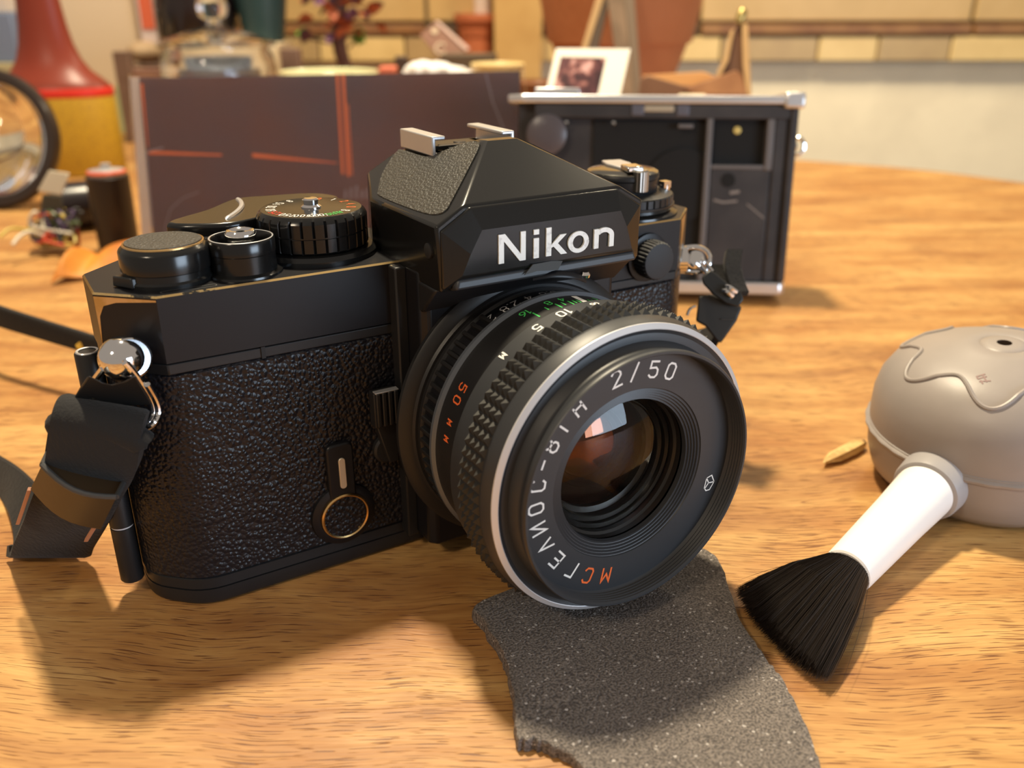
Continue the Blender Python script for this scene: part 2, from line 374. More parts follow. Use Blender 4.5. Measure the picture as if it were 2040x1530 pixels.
# top cover with a brass-worn edge
mb = MB()
rs = [ring(OUT, 55.5, .0), ring(OUT, 55.5, -.2), ring(OUT, 68.15, -.2), ring(OUT, 68.5, .15)]
ids = [[mb.vert(p) for p in r] for r in rs]; n = len(OUT)
for k in range(3):
    mb.cur = 1 if k == 2 else 0
    for i in range(n): mb.face((ids[k][i], ids[k][(i+1) % n], ids[k+1][(i+1) % n], ids[k+1][i]))
mb.cur = 0; mb.face(ids[0][::-1]); mb.face(ids[-1])
BRSE = mat('brass_showing_through_enamel', (.016, .014, .012), .25, 0, var=(90, (.016, .014, .012), .4, .5))
def wear_mat():
    m = bpy.data.materials.new('edge_worn_to_brass'); m.use_nodes = True; N, L = nt(m); b = N['Principled BSDF']
    tc = N.new('ShaderNodeTexCoord'); n1 = N.new('ShaderNodeTexNoise'); n1.inputs['Scale'].default_value = 70; n1.inputs['Detail'].default_value = 8; n1.inputs['Roughness'].default_value = .7
    L.new(tc.outputs['Object'], n1.inputs['Vector']); r = N.new('ShaderNodeValToRGB'); r.color_ramp.elements[0].position = .56; r.color_ramp.elements[1].position = .62
    L.new(n1.outputs['Fac'], r.inputs['Fac'])
    x = N.new('ShaderNodeMix'); x.data_type = 'RGBA'; L.new(r.outputs['Color'], x.inputs[0]); x.inputs[6].default_value = (.75, .53, .24, 1); x.inputs[7].default_value = (.012, .012, .012, 1)
    L.new(x.outputs[2], b.inputs['Base Color']); iv = N.new('ShaderNodeMath'); iv.operation = 'SUBTRACT'; iv.inputs[0].default_value = 1; L.new(r.outputs['Color'], iv.inputs[1]); L.new(iv.outputs[0], b.inputs['Metallic'])
    b.inputs['Roughness'].default_value = .25; return m
WEAR = wear_mat()
mb.build('top_cover', [BLK, WEAR], cam_root, smooth=30)
# worn gold patches at the two front corners of the cover
def patch(pts, off=.05):
    return [V(p) for p in pts]
nL = V((-.67, -.74, 0)).normalized()*.26
mb = MB(); A_ = V((-81, 8.6, 0)); B_ = V((-71.7, 0, 0)); h = lambda t, z: A_.lerp(B_, t)+nL+V((0, 0, z))
mb.loft([[h(.0, 67.85), h(.0, 58)], [h(.05, 67.85), h(.05, 64)], [h(.14, 67.85), h(.14, 66.1)], [h(.35, 67.85), h(.35, 66.9)], [h(1, 67.85), h(1, 67.5)]], closed=False, cap0=False, cap1=False)
mb.build('worn_corner', mat('rubbed_brass', (.52, .38, .17), .3, .9, var=(300, (.65, .5, .3), .4, .6)), cam_root, smooth=0, label='corner of the cover rubbed down to brass')
nR = V((.67, -.74, 0)).normalized()*.26; A2 = V((51, 0, 0)); B2 = V((60.5, 8.6, 0)); h2 = lambda t, z: A2.lerp(B2, t)+nR+V((0, 0, z))
mb = MB(); mb.poly([h2(.1, 67.8), h2(.75, 67.8), h2(.5, 62), h2(.45, 56.5), h2(.25, 56.5), h2(.25, 65.5)])
mb.build('worn_corner', MATS['rubbed_brass'], cam_root, smooth=0, label='corner of the cover rubbed down to brass')
# mirror box / lens apron
MBX = [(-24.2, 4), (-24.2, -8.8), (-22.6, -10.4), (22.6, -10.4), (24.2, -8.8), (24.2, 4)]
mb = MB(); mb.loft([[V((x, y, z)) for x, y in MBX] for z in (5.0, 68.2)])
mb.build('mirror_box', BLK, cam_root, smooth=30, bevel=.5)
MB().box(-26.6, -24.0, -3.4, .5, 4.5, 68.0).build('apron_flange', SAT, cam_root, bevel=.4)
MB().box(24.0, 26.0, -3.4, .5, 4.5, 60.0).build('apron_flange', SAT, cam_root, bevel=.4)
ZL = 34.68
MB().lathe([(30.5, -10.2), (31.2, -10.4), (31.2, -11.4), (30.4, -12.2), (28.6, -12.6), (28.2, -13.2)], (0, 0, ZL), (0, 1, 0), 96).build('mount_ring', SAT, cam_root)
# prism housing
mb = MB()
mb.hull([(-24.3, 6, 66.2), (24.3, 6, 66.2), (-24.3, 13, 66.2), (24.3, 13, 66.2), (-19, 28, 66.2), (19, 28, 66.2), (-24.3, 6, 78.9), (24.3, 6, 78.9), (-24.3, 13, 78.9), (24.3, 13, 78.9), (-19, 27, 81.8), (19, 27, 81.8), (-11.6, 6, 86.4), (11.6, 6, 86.4), (-11.6, 26, 86.4), (11.6, 26, 86.4)])
mb.hull([(-23.6, -18, 66.2), (23.6, -18, 66.2), (-24.3, 7.5, 66.2), (24.3, 7.5, 66.2), (-24.2, -18, 79.0), (24.2, -18, 79.0), (-24.3, 7.5, 78.9), (24.3, 7.5, 78.9), (-18.6, -18, 82.3), (18.4, -18, 82.3), (-4, -1, 91), (4, -1, 91), (-4.1, 2.5, 91), (4.1, 2.5, 91), (-11.4, 7.5, 86.5), (11.4, 7.5, 86.5)])
prism = mb.build('prism_housing', BLG, cam_root, smooth=20, bevel=.55, segs=3)
# raised front frame carrying the lettering
mb = MB()
hexo = [(-23.4, 66.8), (23.4, 66.8), (23.4, 78.2), (17.2, 82.0), (-17.2, 82.0), (-23.4, 78.2)]
hexi = [(-20.6, 69.3), (20.6, 69.3), (20.0, 76), (16.4, 77.9), (-15.7, 77.9), (-20.2, 76)]
hexi = [(-20.3, 69.2), (20.3, 69.2), (18.6, 74.4), (16.8, 77.9), (-15.7, 77.9), (-18.2, 73.6)]
mb.loft([[V((x, -17.5, z)) for x, z in hexo], [V((x, -18.4, z)) for x, z in hexo], [V((x, -20.3, z)) for x, z in hexi]])
mb.build('name_plate', BLG, cam_root, smooth=15, bevel=.35, segs=3)
mb = MB(); mb.hull([(-21.5, -17, 66.0), (21.5, -17, 66.0), (-21.5, -20.4, 67.0), (21.5, -20.4, 67.0), (-20.8, -20.2, 68.7), (20.8, -20.2, 68.7), (-21.5, -17, 69.5), (21.5, -17, 69.5)])
mb.build('prism_lip', DGREY, cam_root, smooth=20, bevel=.4, segs=3)
# apron under the lip: curved shroud over the mount
mb = MB(); mb.hull([(-24, -10, 60), (24, -10, 60), (-24, -16.5, 66.3), (24, -16.5, 66.3), (-24, 4, 66.3), (24, 4, 66.3), (-24, 4, 60), (24, 4, 60)])
mb.build('mount_shroud', SAT, cam_root, smooth=30, bevel=.5)
# lettering on the plate, strokes with square ends
mb = MB(); yl = -20.3; th = .32; TH = [0.30]
def bar(p, q, wd, cutflat=True):
    """solid stroke from p to q in the plate plane"""
    p, q = V((p[0], p[1])), V((q[0], q[1])); d = (q-p).normalized(); nn = V((-d.y, d.x))*wd/2
    c = [p+nn, p-nn, q-nn, q+nn]
    mb.loft([[V((a.x, yl+.3, a.y)) for a in c], [V((a.x, yl-th, a.y)) for a in c]])
def poly(pts):
    TH[0] += .0035
    mb.loft([[V((a, yl+.3, b)) for a, b in pts], [V((a, yl-TH[0], b)) for a, b in pts]])
bz, cz, xz = 70.9, 76.6, 74.9
poly([(-12.3, bz), (-11.15, bz), (-11.15, cz), (-12.3, cz)])
poly([(-12.3, cz), (-10.9, cz), (-6.25, bz), (-7.6, bz)])
poly([(-7.35, bz), (-6.25, bz), (-6.25, cz), (-7.35, cz)])
poly([(-4.4, bz), (-3.2, bz), (-3.2, xz), (-4.4, xz)]); poly([(-4.4, 75.6), (-3.2, 75.6), (-3.2, 76.6), (-4.4, 76.6)])
poly([(-1.5, bz), (-.3, bz), (-.3, cz), (-1.5, cz)])
poly([(-.3, 72.5), (-.3, 73.1), (1.8, xz), (3.3, xz), (.8, 72.9)]); poly([(-.1, 73.0), (.9, 73.6), (3.5, bz), (2.0, bz)])
nn_ = 28; ro = [(6.2+2.55*cos(2*pi*i/nn_), 72.85+2.2*sin(2*pi*i/nn_)) for i in range(nn_)]; ri = [(6.2+1.4*cos(2*pi*i/nn_), 72.85+1.35*sin(2*pi*i/nn_)) for i in range(nn_)]
for i in range(nn_): j = (i+1) % nn_; poly([ro[i], ro[j], ri[j], ri[i]])
poly([(10.0, bz), (11.15, bz), (11.15, xz), (10.0, xz)]); poly([(13.85, bz), (15.0, bz), (15.0, 73.4), (13.85, 73.3)])
ao = [(12.5+2.5*cos(pi*i/12), 73.3+1.75*sin(pi*i/12)) for i in range(0, 11)]; ai = [(12.5+1.35*cos(pi*i/12), 73.25+.85*sin(pi*i/12)) for i in range(0, 11)]
for i in range(10): poly([ao[i], ao[i+1], ai[i+1], ai[i]])
mb.build('lettering', mat('silver_white_lettering', (.86, .85, .80), .35, .15, var=(900, (.55, .53, .5), .55, .75)), cam_root, smooth=0, label='raised silver white lettering')
# leatherette on both roof slopes
def roofpt(x, y, off=.28): k = .6; z = 79+k*(24-abs(x)); nv = V((-k if x < 0 else k, 0, 1)).normalized(); return V((x, y, z))+nv*off
for sgn in (-1, 1):
    pts = smoothpath([roofpt(sgn*x, y) for x, y in ((-22.9, 11.0), (-23.0, 2), (-22.6, -10), (-21.8, -14.2), (-20.5, -15.2), (-18.6, -13.8), (-12, -7.8), (-5.6, -1.6), (-5.0, 1), (-5.6, 4), (-9.6, 9.0), (-11.4, 12), (-11.5, 23), (-12.4, 24.8), (-18, 20), (-22, 13.5))], 3, True)
    lo = [p-V((0, 0, .5)) for p in pts]
    MB().loft([lo, pts]).build('roof_leatherette', LEAF, cam_root, smooth=30)
MB().lathe([(1.5, 0), (1.5, .4), (1.1, .6)], (-24.0, -14.5, 73.8), (-1, 0, 0), 20).build('housing_screw', MATTE, cam_root)
# hot shoe
shoe = MB().box(-9.9, 8.2, 7.6, 26, 86.0, 87.7).build('hot_shoe', PLB, cam_root, bevel=.15)
for sg in (-1, 1):
    m_ = MB(); q = [(sg*11.1-(1.8 if sg > 0 else 0), zz) if 0 else (sg*xx-(1.9 if sg > 0 else 0), zz) for xx, zz in ((11.1, 87.0), (7.9, 87.0), (7.9, 87.7), (10.2, 87.7), (10.2, 90.3), (7.9, 90.3), (7.9, 91.1), (11.1, 91.1))]
    m_.loft([[V((x, y, z)) for x, z in q] for y in (9.3, 25.6)]); m_.build('shoe_rail', ALU, shoe, smooth=20, bevel=.25, label='bright metal rail')
m_ = MB()
m_.box(-6, 6, 9.5, 17, 87.8, 88.3).box(-9, 9, 12, 13, 87.8, 88.7); m_.lathe([(1.4, 0), (1.4, .5)], (0, 18, 87.9), n=20); m_.build('shoe_spring', SAT, shoe, bevel=.1)
# shutter dial
dc = (-36.4, 15.6)
m_ = MB(); m_.lathe([(13.0, 68.4), (13.0, 69.4), (12.2, 70.2), (10.6, 70.4)], (*dc, 0), n=96); m_.build('dial_collar', BLG, cam_root)
NK = 30
def kn(r, h, i):
    ph = (i % 8); return r-(.55 if ph in (0, 7) else 0) if 70.8 < h < 77.0 else r
dial = MB().lathe([(10.2, 70.3), (11.0, 70.6), (11.35, 70.9), (11.35, 73.6), (11.1, 73.65), (11.1, 73.9), (11.35, 73.95), (11.35, 76.6), (11.0, 77.3), (10.3, 77.9), (9.9, 77.95)], (*dc, 0), n=NK*8, rf=lambda r, h, i: r-(.6 if (i % 8 in (0,)) and 70.8 < h < 76.9 and abs(h-73.775) > .16 else 0)).build('shutter_dial', BLG, cam_root, smooth=25)
seq = [('2', 'o'), ('4', 'w'), ('8', 'w'), ('15', 'w'), ('30', 'w'), ('60', 'w'), ('125', 'r'), ('250', 'w'), ('500', 'w'), ('1000', 'w'), ('AUT0', 'g'), ('B', 'w'), ('8', 'o'), ('4', 'o'), ('2', 'o'), ('1', 'w')]
mbs = {'w': MB(), 'o': MB(), 'r': MB(), 'g': MB()}
for i, (tx, cc) in enumerate(seq):
    a = radians(239+(i-8)*22.5); nchar = len(tx); s_ = 1.75/6
    for j, ch in enumerate(tx):
        wdt = 1.0 if nchar > 3 else 1.25; offx = (j-(nchar-1)/2)*wdt
        ca, sa = cos(a), sin(a)
        fn = lambda x, y, ox=offx, ca=ca, sa=sa: V((dc[0]+ca*(8.3+y)+sa*(x+ox), dc[1]+sa*(8.3+y)-ca*(x+ox), 78.0))
        glyph(mbs[cc], ch, .17, s_, .22, fn)
for k_, m__ in (('w', WHT), ('o', ORG), ('r', mat('red_paint', (.7, .05, .03), .4)), ('g', GRN)):
    mbs[k_].build('dial_numbers', m__, dial, smooth=0, label={'w': 'white numbers', 'o': 'orange numbers', 'r': 'red number', 'g': 'green word'}[k_])
MB().lathe([(2.1, 77.9), (2.1, 78.2), (1.55, 78.6), (1.6, 79.6), (1.3, 79.9), (.4, 79.95)], (*dc, 0), n=32).build('lock_button', CHR, dial, label='small chrome button')
# advance hub, shutter release
ac = (-67.2, 11.2)
hub = MB().lathe([(8.5, 68.4), (8.5, 69.2), (8.1, 69.6), (8.0, 70.8), (8.3, 71.0), (8.3, 74.4), (8.1, 74.8), (7.9, 75.0), (7.2, 75.7), (6.9, 75.75)], (*ac, 0), n=96).build('advance_hub', BLG, cam_root)
MB().lathe([(7.35, 75.35), (7.42, 75.5), (7.35, 75.75), (7.1, 75.8), (6.95, 75.7)], (*ac, 0), n=96, cap0=False, cap1=False).build('hub_rim', BRS2, hub, label='thin brass rim')
MB().lathe([(6.95, 75.6), (6.9, 75.95), (.5, 76.0)], (*ac, 0), n=96).build('hub_leatherette', LEAF, hub)
rc = (-53.4, 8.1)
rel = MB().lathe([(7.4, 68.4), (7.3, 68.9), (6.3, 69.3), (6.2, 72.6), (6.35, 72.8), (6.35, 75.2), (6.15, 75.5), (5.7, 75.5), (5.5, 75.1), (5.3, 73.4), (2.4, 73.2)], (*rc, 0), n=96).build('release_collar', BLG, cam_root)
MB().lathe([(5.75, 75.45), (5.9, 75.58), (6.1, 75.52)], (*rc, 0), n=96, cap0=False, cap1=False).build('collar_rim', ALU, rel, label='bare metal rim')
MB().lathe([(2.3, 73.0), (2.3, 74.7), (2.75, 75.0), (2.95, 75.6), (2.95, 76.3), (2.6, 76.8), (2.2, 76.85), (1.6, 76.5), (.8, 76.4)], (*rc, 0), n=64).build('shutter_button', CHR, rel, label='polished chrome button')
MB().lathe([(.85, 76.4), (.8, 76.55), (.5, 76.3)], (*rc, 0), n=24).build('cable_socket', MATTE, rel)
# advance lever
mb = MB()
lv = smoothpath([(-64, 24.5, 0), (-55, 18.2, 0), (-47, 19.5, 0), (-37, 26, 0), (-26, 30, 0), (-24.5, 34, 0), (-28.5, 39.2, 0), (-38, 41.5, 0), (-45.5, 41.8, 0), (-54, 33, 0)], 4, True)
lvh = lambda p: 75.2 + (1.0 if p.x > -50 else 0)
mb.loft([[V((p.x, p.y, 73.6)) for p in lv], [V((p.x, p.y, 75.6)) for p in lv], [V((p.x*.97-1.3, p.y*.97+.9, 76.2)) for p in lv]])
lever = mb.build('advance_lever', BLG, cam_root, smooth=40, bevel=.25)
mb = MB(); mb.tube(smoothpath([(-45.2, 40.6, 76.15), (-45.6, 36, 76.3), (-46.9, 31, 76.35), (-49.4, 26, 76.3), (-52.8, 21.4, 76.1)], 5), [.1]+[.55]*19+[.15], 8); mb.build('lever_highlight', ALU, lever, label='bright curved strip painted as a highlight')  # aluminium strip paints the curved highlight on the lever
MB().hull([(-64.5, 14, 70.4), (-70, 16, 70.4), (-60, 27, 70.4), (-52, 20, 70.4), (-64.5, 14, 73.8), (-70, 16, 73.8), (-60, 27, 73.8), (-52, 20, 73.8)]).build('lever_arm', BLK, lever, bevel=.3)
# power/lock switch knob in front of the hub
MB().hull([(-77.4, 10.5, 68.6), (-74.6, 6.3, 68.6), (-72.6, 6.6, 68.6), (-74.6, 13, 68.6), (-77.2, 10.5, 70.6), (-74.6, 6.6, 70.7), (-72.8, 6.9, 70.4), (-74.8, 12, 70.4)]).build('lock_switch', PLB, cam_root, bevel=.3)
m_ = MB(); stroke(m_, rect_round(-70.5, -60.5, 1.2, 2.5, .5)+[rect_round(-70.5, -60.5, 1.2, 2.5, .5)[0]], .14, lambda x, y: V((x, y, 68.55))); m_.build('frame_window', mat('faint_grey_line', (.12, .12, .12), .4), cam_root, smooth=0)
# rewind side: film speed ring, knob, crank
ic = (44.0, 14.6)
m_ = MB(); m_.lathe([(14.2, 68.3), (14.1, 69.0), (12.6, 69.7), (12.4, 70.4)], (*ic, 0), n=96); isob = m_.build('speed_dial_base', BLG, cam_root)
MB().lathe([(12.3, 70.3), (13.1, 70.5), (13.2, 70.8), (13.2, 71.1), (12.9, 71.2), (12.9, 73.0), (12.6, 73.3), (11.0, 73.8), (9.4, 73.9)], (*ic, 0), n=240, rf=lambda r, h, i: r-(.35 if i % 6 in (0,) and 71.15 < h < 73.2 else 0)).build('film_speed_ring', SAT, isob, smooth=25)
m_ = MB(); cpt = V((ic[0], ic[1], 0))+V((.92, -.38, 0))*11.2
m_.lathe([(1.3, 73.4), (1.3, 74.6), (1.0, 74.9)], cpt, n=20).box(-1.1, 1.1, -1.1, 1.1, 74.0, 75.6, lambda x, y, z: cpt+V((x, y, z))); m_.build('lock_pin', CHR, isob)
knob = MB().lathe([(8.6, 73.8), (8.8, 74.2), (8.8, 76.8), (9.1, 77.2), (9.1, 78.0), (8.7, 78.6), (7.8, 78.9)], (*ic, 0), n=80).build('rewind_knob', SAT, cam_root)
MB().lathe([(8.9, 78.0), (8.8, 78.6), (8.0, 79.0), (5, 79.3), (1, 79.4)], (*ic, 0), n=80).build('knob_top', mat('dark_polished_metal', (.25, .24, .21), .15, 1), knob, label='polished dark metal cap')
cr = V((-.26, -.965, 0)).normalized(); sd = V((-cr.y, cr.x, 0)); oc = V((*ic, 0))
fr_ = lambda x, y, z: oc+cr*x+sd*y+V((0, 0, z))
m_ = MB(); m_.loft([[fr_(-8, -2.6, z), fr_(-3, -3.2, z), fr_(5, -1.5, z), fr_(5, 1.5, z), fr_(-3, 3.2, z), fr_(-8, 2.6, z)] for z in (79.2, 79.9)]); m_.build('crank_arm', ALU, knob, bevel=.2, label='folding metal crank')
m_ = MB(); m_.box(3.2, 8.2, -2.1, 2.1, 79.3, 80.7, fr_); m_.build('crank_hinge', CHR, knob, bevel=.35)
m_ = MB(); m_.lathe([(1.5, 0), (1.9, .3), (1.9, 5.0), (1.5, 5.4)], fr_(8.6, 1.2, 74.6), (0, 0, 1), 36, rf=lambda r, h, i: r-(.15 if i % 3 == 0 and .2 < h < 5.2 else 0)); m_.build('crank_grip', mat('knurled_grey_metal', (.5, .48, .44), .3, 1), knob, smooth=20)
# front panel details: sync cap, strap lugs, self timer lever, release button
pc = Yp(1291, 512, -1.0)
base = MB().lathe([(6.0, .6), (5.9, 1.4), (5.2, 1.6)], (pc.x+.1, 0.4, pc.z-.2), (0, -1, 0), 64).build('sync_socket', BLK, cam_root)
MB().lathe([(4.6, .8), (4.7, 1.2), (4.7, 4.6), (4.3, 5.2), (4.0, 5.3)], (pc.x+.1, 0, pc.z-.2), (0, -1, 0), 120, rf=lambda r, h, i: r-(.3 if i % 4 in (0, 1) and 1.0 < h < 4.9 else 0)).build('socket_cap', mat('grey_black_cap', (.03, .031, .034), .6, bump=[('noise', 3000, .01, one)]), base, smooth=25, label='knurled round screw cap')
# self-timer lever
m_ = MB()
for k_ in range(4): m_.box(-33.0+k_*1.35, -32.0+k_*1.35, -5.2, -3.6, 34.5, 42.3)
m_.box(-33.2, -27.6, -4.2, -1.4, 34.0, 42.0).hull([(-32.8, -4, 34.2), (-27.8, -4, 34.2), (-32.8, -1.6, 34.2), (-27.8, -1.6, 34.2), (-28.2, -4, 25), (-30.4, -4, 25), (-28.2, -1.6, 25), (-30.4, -1.6, 25)])
st = m_.build('self_timer_lever', SAT, cam_root, bevel=.25)
m_ = MB(); m_.box(-33.1, -27.8, -5.0, -3.4, 42.2, 42.5); m_.build('worn_tip', ALU, st, bevel=.1, label='bare metal worn edge')
MB().lathe([(3.4, -.3), (3.4, 1.2), (2.9, 1.6)], (-29.4, 0, 27), (0, -1, 0), 40).build('lever_pivot', SAT, st)
# release plate with metal bar, round button with brass ring
m_ = MB(); m_.loft([[V((x, y, z)) for x, z in rect_round(-43.6, -37.6, 16, 31.2, 1.4)] for y in (.4, -1.6)]); pl = m_.build('release_plate', BLK, cam_root, bevel=.4)
m_ = MB(); m_.loft([[V((x, y, z)) for x, z in rect_round(-41.2, -39.7, 20.6, 28.0, .74)] for y in (-1.4, -1.95)]); m_.build('metal_bar', mat('brushed_light_metal', (.75, .68, .56), .4, .8), pl, bevel=.12, label='pale metal bar')
bt = MB().lathe([(7.4, -.2), (7.2, .9), (6.2, 1.3), (5.6, 1.3)], (-40.6, 0, 13.7), (0, -1, 0), 72).build('release_button', BLK, cam_root)
MB().lathe([(5.5, 1.0), (5.45, 1.9), (5.15, 2.15), (4.85, 2.0), (4.8, 1.5)], (-40.6, 0, 13.7), (0, -1, 0), 72, cap0=False, cap1=False).build('button_ring', BRS2, bt, label='brass ring')
MB().lathe([(4.85, 1.2), (4.8, 1.85), (.3, 1.9)], (-40.6, 0, 13.7), (0, -1, 0), 72).build('button_leatherette', LEA, bt)
# hinge rod at the left end
m_ = MB(); m_.lathe([(2.2, 4.0), (2.4, 4.3), (2.4, 17.0), (2.1, 17.1), (2.1, 17.4), (2.4, 17.5), (2.4, 55.6), (2.2, 55.9)], (-83.6, 13.6, 0), n=36)
rod = m_.build('door_hinge', SAT, cam_root)
MB().lathe([(2.22, 17.1), (2.24, 17.25), (2.22, 17.4)], (-83.6, 13.6, 0), n=36, cap0=False, cap1=False).build('hinge_line', WRN, rod)
MB().lathe([(2.2, 55.8), (2.0, 56.1), (1.6, 56.0)], (-83.6, 13.6, 0), n=36, cap0=False, cap1=False).build('hinge_rim', ALU, rod)
# broken tape and prongs above the mount
tp = [Yp(1045, 548, -20.9), Yp(1062, 527, -20.9), Yp(1100, 520, -20.6), Yp(1121, 520, -20.6), Yp(1112, 538, -21.2), Yp(1070, 540, -21.6)]
m_ = MB(); m_.loft([[p+V((0, .25, 0)) for p in tp], tp]); m_.build('torn_tape', mat('cloudy_tape', (.045, .045, .043), .45), cam_root, smooth=30, label='torn scrap of clear tape')
m_ = MB(); m_.tube(smoothpath([Yp(1060, 552, -19), Yp(1100, 546, -20.5), Yp(1140, 548, -21), Yp(1165, 556, -20)], 5), .9, 10, flat=.4); m_.build('coupling_tab', BLK, cam_root)
MB().lathe([(1.0, 0), (1.2, .6), (.8, 1.2)], Yp(1165, 552, -20), (0, 0, 1), 24).build('coupling_pin', CHR, cam_root)

# ---------------- lens (a part of the camera; its rings are sub-parts)
AX = (0, 0, ZL)
def yl_(prof): return [(r, -y) for r, y in prof]
def L_(prof, n=128, **k):
    k.setdefault('cap0', False); k.setdefault('cap1', False)
    return MB().lathe([(r, -y) for r, y in prof], AX, (0, -1, 0), n, ref=(1, 0, 0), **k)
# profile entries (radius, y); y negative towards the viewer
lens = L_([(27.6, -12.6), (27.6, -14.2), (27.0, -14.6), (27.0, -16), (26.4, -16.1), (26.4, -30), (20, -30)]).build('lens_barrel', SAT, cam_root)
apr = L_([(26.4, -14.7), (27.2, -15.0), (27.3, -20.0), (27.1, -20.4)], 320).build('aperture_ring', BLK, lens)
# grip ribs of the aperture ring
m_ = MB(); a = 119
while a < 262:
    aa = radians(a); da = radians(1.5)
    P_ = lambda ang, r, y: V((r*cos(ang), y, ZL+r*sin(ang)))
    m_.loft([[P_(aa-da*.9, 27.0, y), P_(aa+da*.9, 27.0, y), P_(aa+da*.55, 28.25, y), P_(aa-da*.55, 28.25, y)] for y in (-15.4, -20.2)])
    a += 5.0
m_.build('ring_ribs', SAT, lens, smooth=0, bevel=.15)
L_([(26.9, -20.4), (28.2, -20.4), (28.75, -20.9), (28.7, -21.6), (28.0, -22.1)], 160, cap0=False, cap1=False).build('index_ridge', mat('blue_highlight_ridge', (.13, .15, .18), .38, .5), lens)  # bluish lamp highlight put into the ridge colour
L_([(27.4, -21.9), (28.0, -22.0), (28.0, -29.8), (28.6, -30.2), (28.6, -31.5), (27, -31.6)], 160).build('scale_ring', SAT, lens)
def cylf(ang, r, y):   # local (x along the ring towards growing angle, yy towards the front)
    return lambda x, yy: V((r*cos(radians(ang)+x/r), y-yy, ZL+r*sin(radians(ang)+x/r)))
def ctext(mb_, txt, ang, r, y, hgt, wd, adv=.75, sx=None):
    s_ = hgt/6; n_ = len(txt)
    for j, ch in enumerate(txt):
        glyph(mb_, ch, (sx or s_*.85), s_, wd, cylf(ang+degrees((j-(n_-1)/2)*hgt*adv/r), r, y))
mw = MB()
for tx, an in (('2', 117.0), ('2.8', 107.0), ('4', 97.5), ('5.6', 87.0), ('8', 76), ('11', 66), ('16', 57)): ctext(mw, tx, an, 27.42, -17.6, 2.3, .27, .6)
mw.build('aperture_numbers', WRN, lens, smooth=0, label='pale grey aperture numbers')
mo = MB()
for tx, an in (('5', 147.5), ('0', 153.0), ('M', 162.5), ('M', 169.5)): ctext(mo, tx, an, 28.06, -26.2, 2.3 if tx in '50' else 1.5, .34)
mo.build('focal_length_mark', ORG, lens, smooth=0, label='orange focal length')
mg = MB()
for tx, an in (('16', 107.5), ('8', 96.5), ('4', 90.0), ('4', 72.5), ('8', 65), ('16', 55)): ctext(mg, tx, an, 28.06, -24.2, 1.9, .27, .6)
for an, ln in ((105.8, 2.4), (100, 1.3), (95, 2.4), (92.2, 1.6), (89, 2.2), (86.8, 1.6), (84.8, 1.6), (79, 1.6), (77, 1.6), (74, 2.2), (71, 1.5), (68, 2), (64, 2)):
    stroke(mg, [(0, 0), (0, ln)], .32, cylf(an, 28.06, -25.6))
mg.build('depth_scale', GRN, lens, smooth=0, label='green depth of field numbers and ticks')
mw = MB(); stroke(mw, [(0, -1.8), (0, 2.6)], 1.35, cylf(82.4, 28.08, -25.2)); mw.build('index_mark', WHT, lens, smooth=0, label='white index bar')
# focusing ring: smooth number band, then rows of pyramids
foc = L_([(28.0, -31.4), (29.3, -31.6), (29.8, -32.0), (29.8, -36.0), (30.2, -36.1), (30.2, -43.8), (30.3, -44.0), (30.3, -44.6), (29.9, -46.8), (29.75, -47.2), (29, -47.6), (26, -47.7)], 200).build('focusing_ring', DGREY, lens)
m_ = MB(); NP_ = 84; rows = 4; y0, y1 = -36.7, -43.9
for rw in range(rows):
    ya = y0+(y1-y0)*rw/rows; yb = y0+(y1-y0)*(rw+1)/rows; ym = (ya+yb)/2
    for i in range(NP_):
        a0 = 2*pi*i/NP_; a1 = 2*pi*(i+1)/NP_; am = (a0+a1)/2; P_ = lambda g, r, y: V((r*cos(g), y, ZL+r*sin(g)))
        b4 = [m_.vert(P_(a0, 30.1, ya)), m_.vert(P_(a1, 30.1, ya)), m_.vert(P_(a1, 30.1, yb)), m_.vert(P_(a0, 30.1, yb))]; tp_ = m_.vert(P_(am, 31.3, ym))
        for q in range(4): m_.face((b4[q], b4[(q+1) % 4], tp_))
m_.build('grip_pyramids', RUB, lens, smooth=0, kind='stuff', label='knurled rubber grip of small pyramids')
mw = MB()
for tx, an in (('5', 113.6), ('10', 101.5)): ctext(mw, tx, an, 29.87, -34.0, 2.2, .36, .7)
for pl_ in G['8i']: stroke(mw, [((x_-2)*.32, (y_-3)*.32) for x_, y_ in pl_], .3, cylf(88.5, 29.87, -34.1))
ctext(mw, 'M', 129.5, 29.87, -33.4, 1.6, .36); ctext(mw, '3', 124, 29.87, -34.1, .01, .01)
mw.build('distance_numbers', WHT, lens, smooth=0, label='white distance numbers')
L_([(29.75, -47.0), (29.7, -47.5), (28.75, -48.05), (28.6, -48.0)], 200, cap0=False, cap1=False).build('silver_ring', ALR, lens, label='bright silver ring')
rim = L_([(28.7, -47.7), (28.6, -47.9), (27.2, -47.4), (26.6, -47.2), (26.3, -48.2), (25.6, -49.4), (25.4, -50.0), (25.6, -50.6), (26.05, -51.2), (26.1, -52.4), (25.9, -52.7), (25.5, -52.7), (25.2, -52.3)]
   + [(25.35-.25*(k % 2), -52.1+.36*k) for k in range(0, 10)] + [(24.9, -48.6)], 200, cap0=False, cap1=False).build('filter_rim', DGREY, lens, smooth=50)
grv = [(25.0, -48.5), (24.9, -48.6), (17.6, -48.6)]
yy_ = -48.6; r_ = 17.5
for k in range(5): grv += [(r_, yy_+.30), (r_-.12, yy_+.34), (r_-.5, yy_-.05+.3)]; r_ -= .52; yy_ += .28
grv += [(r_, yy_), (r_-.1, yy_+1.0)]
L_(grv, 160, cap0=False, cap1=False).build('name_ring', DGREY, lens, smooth=20)
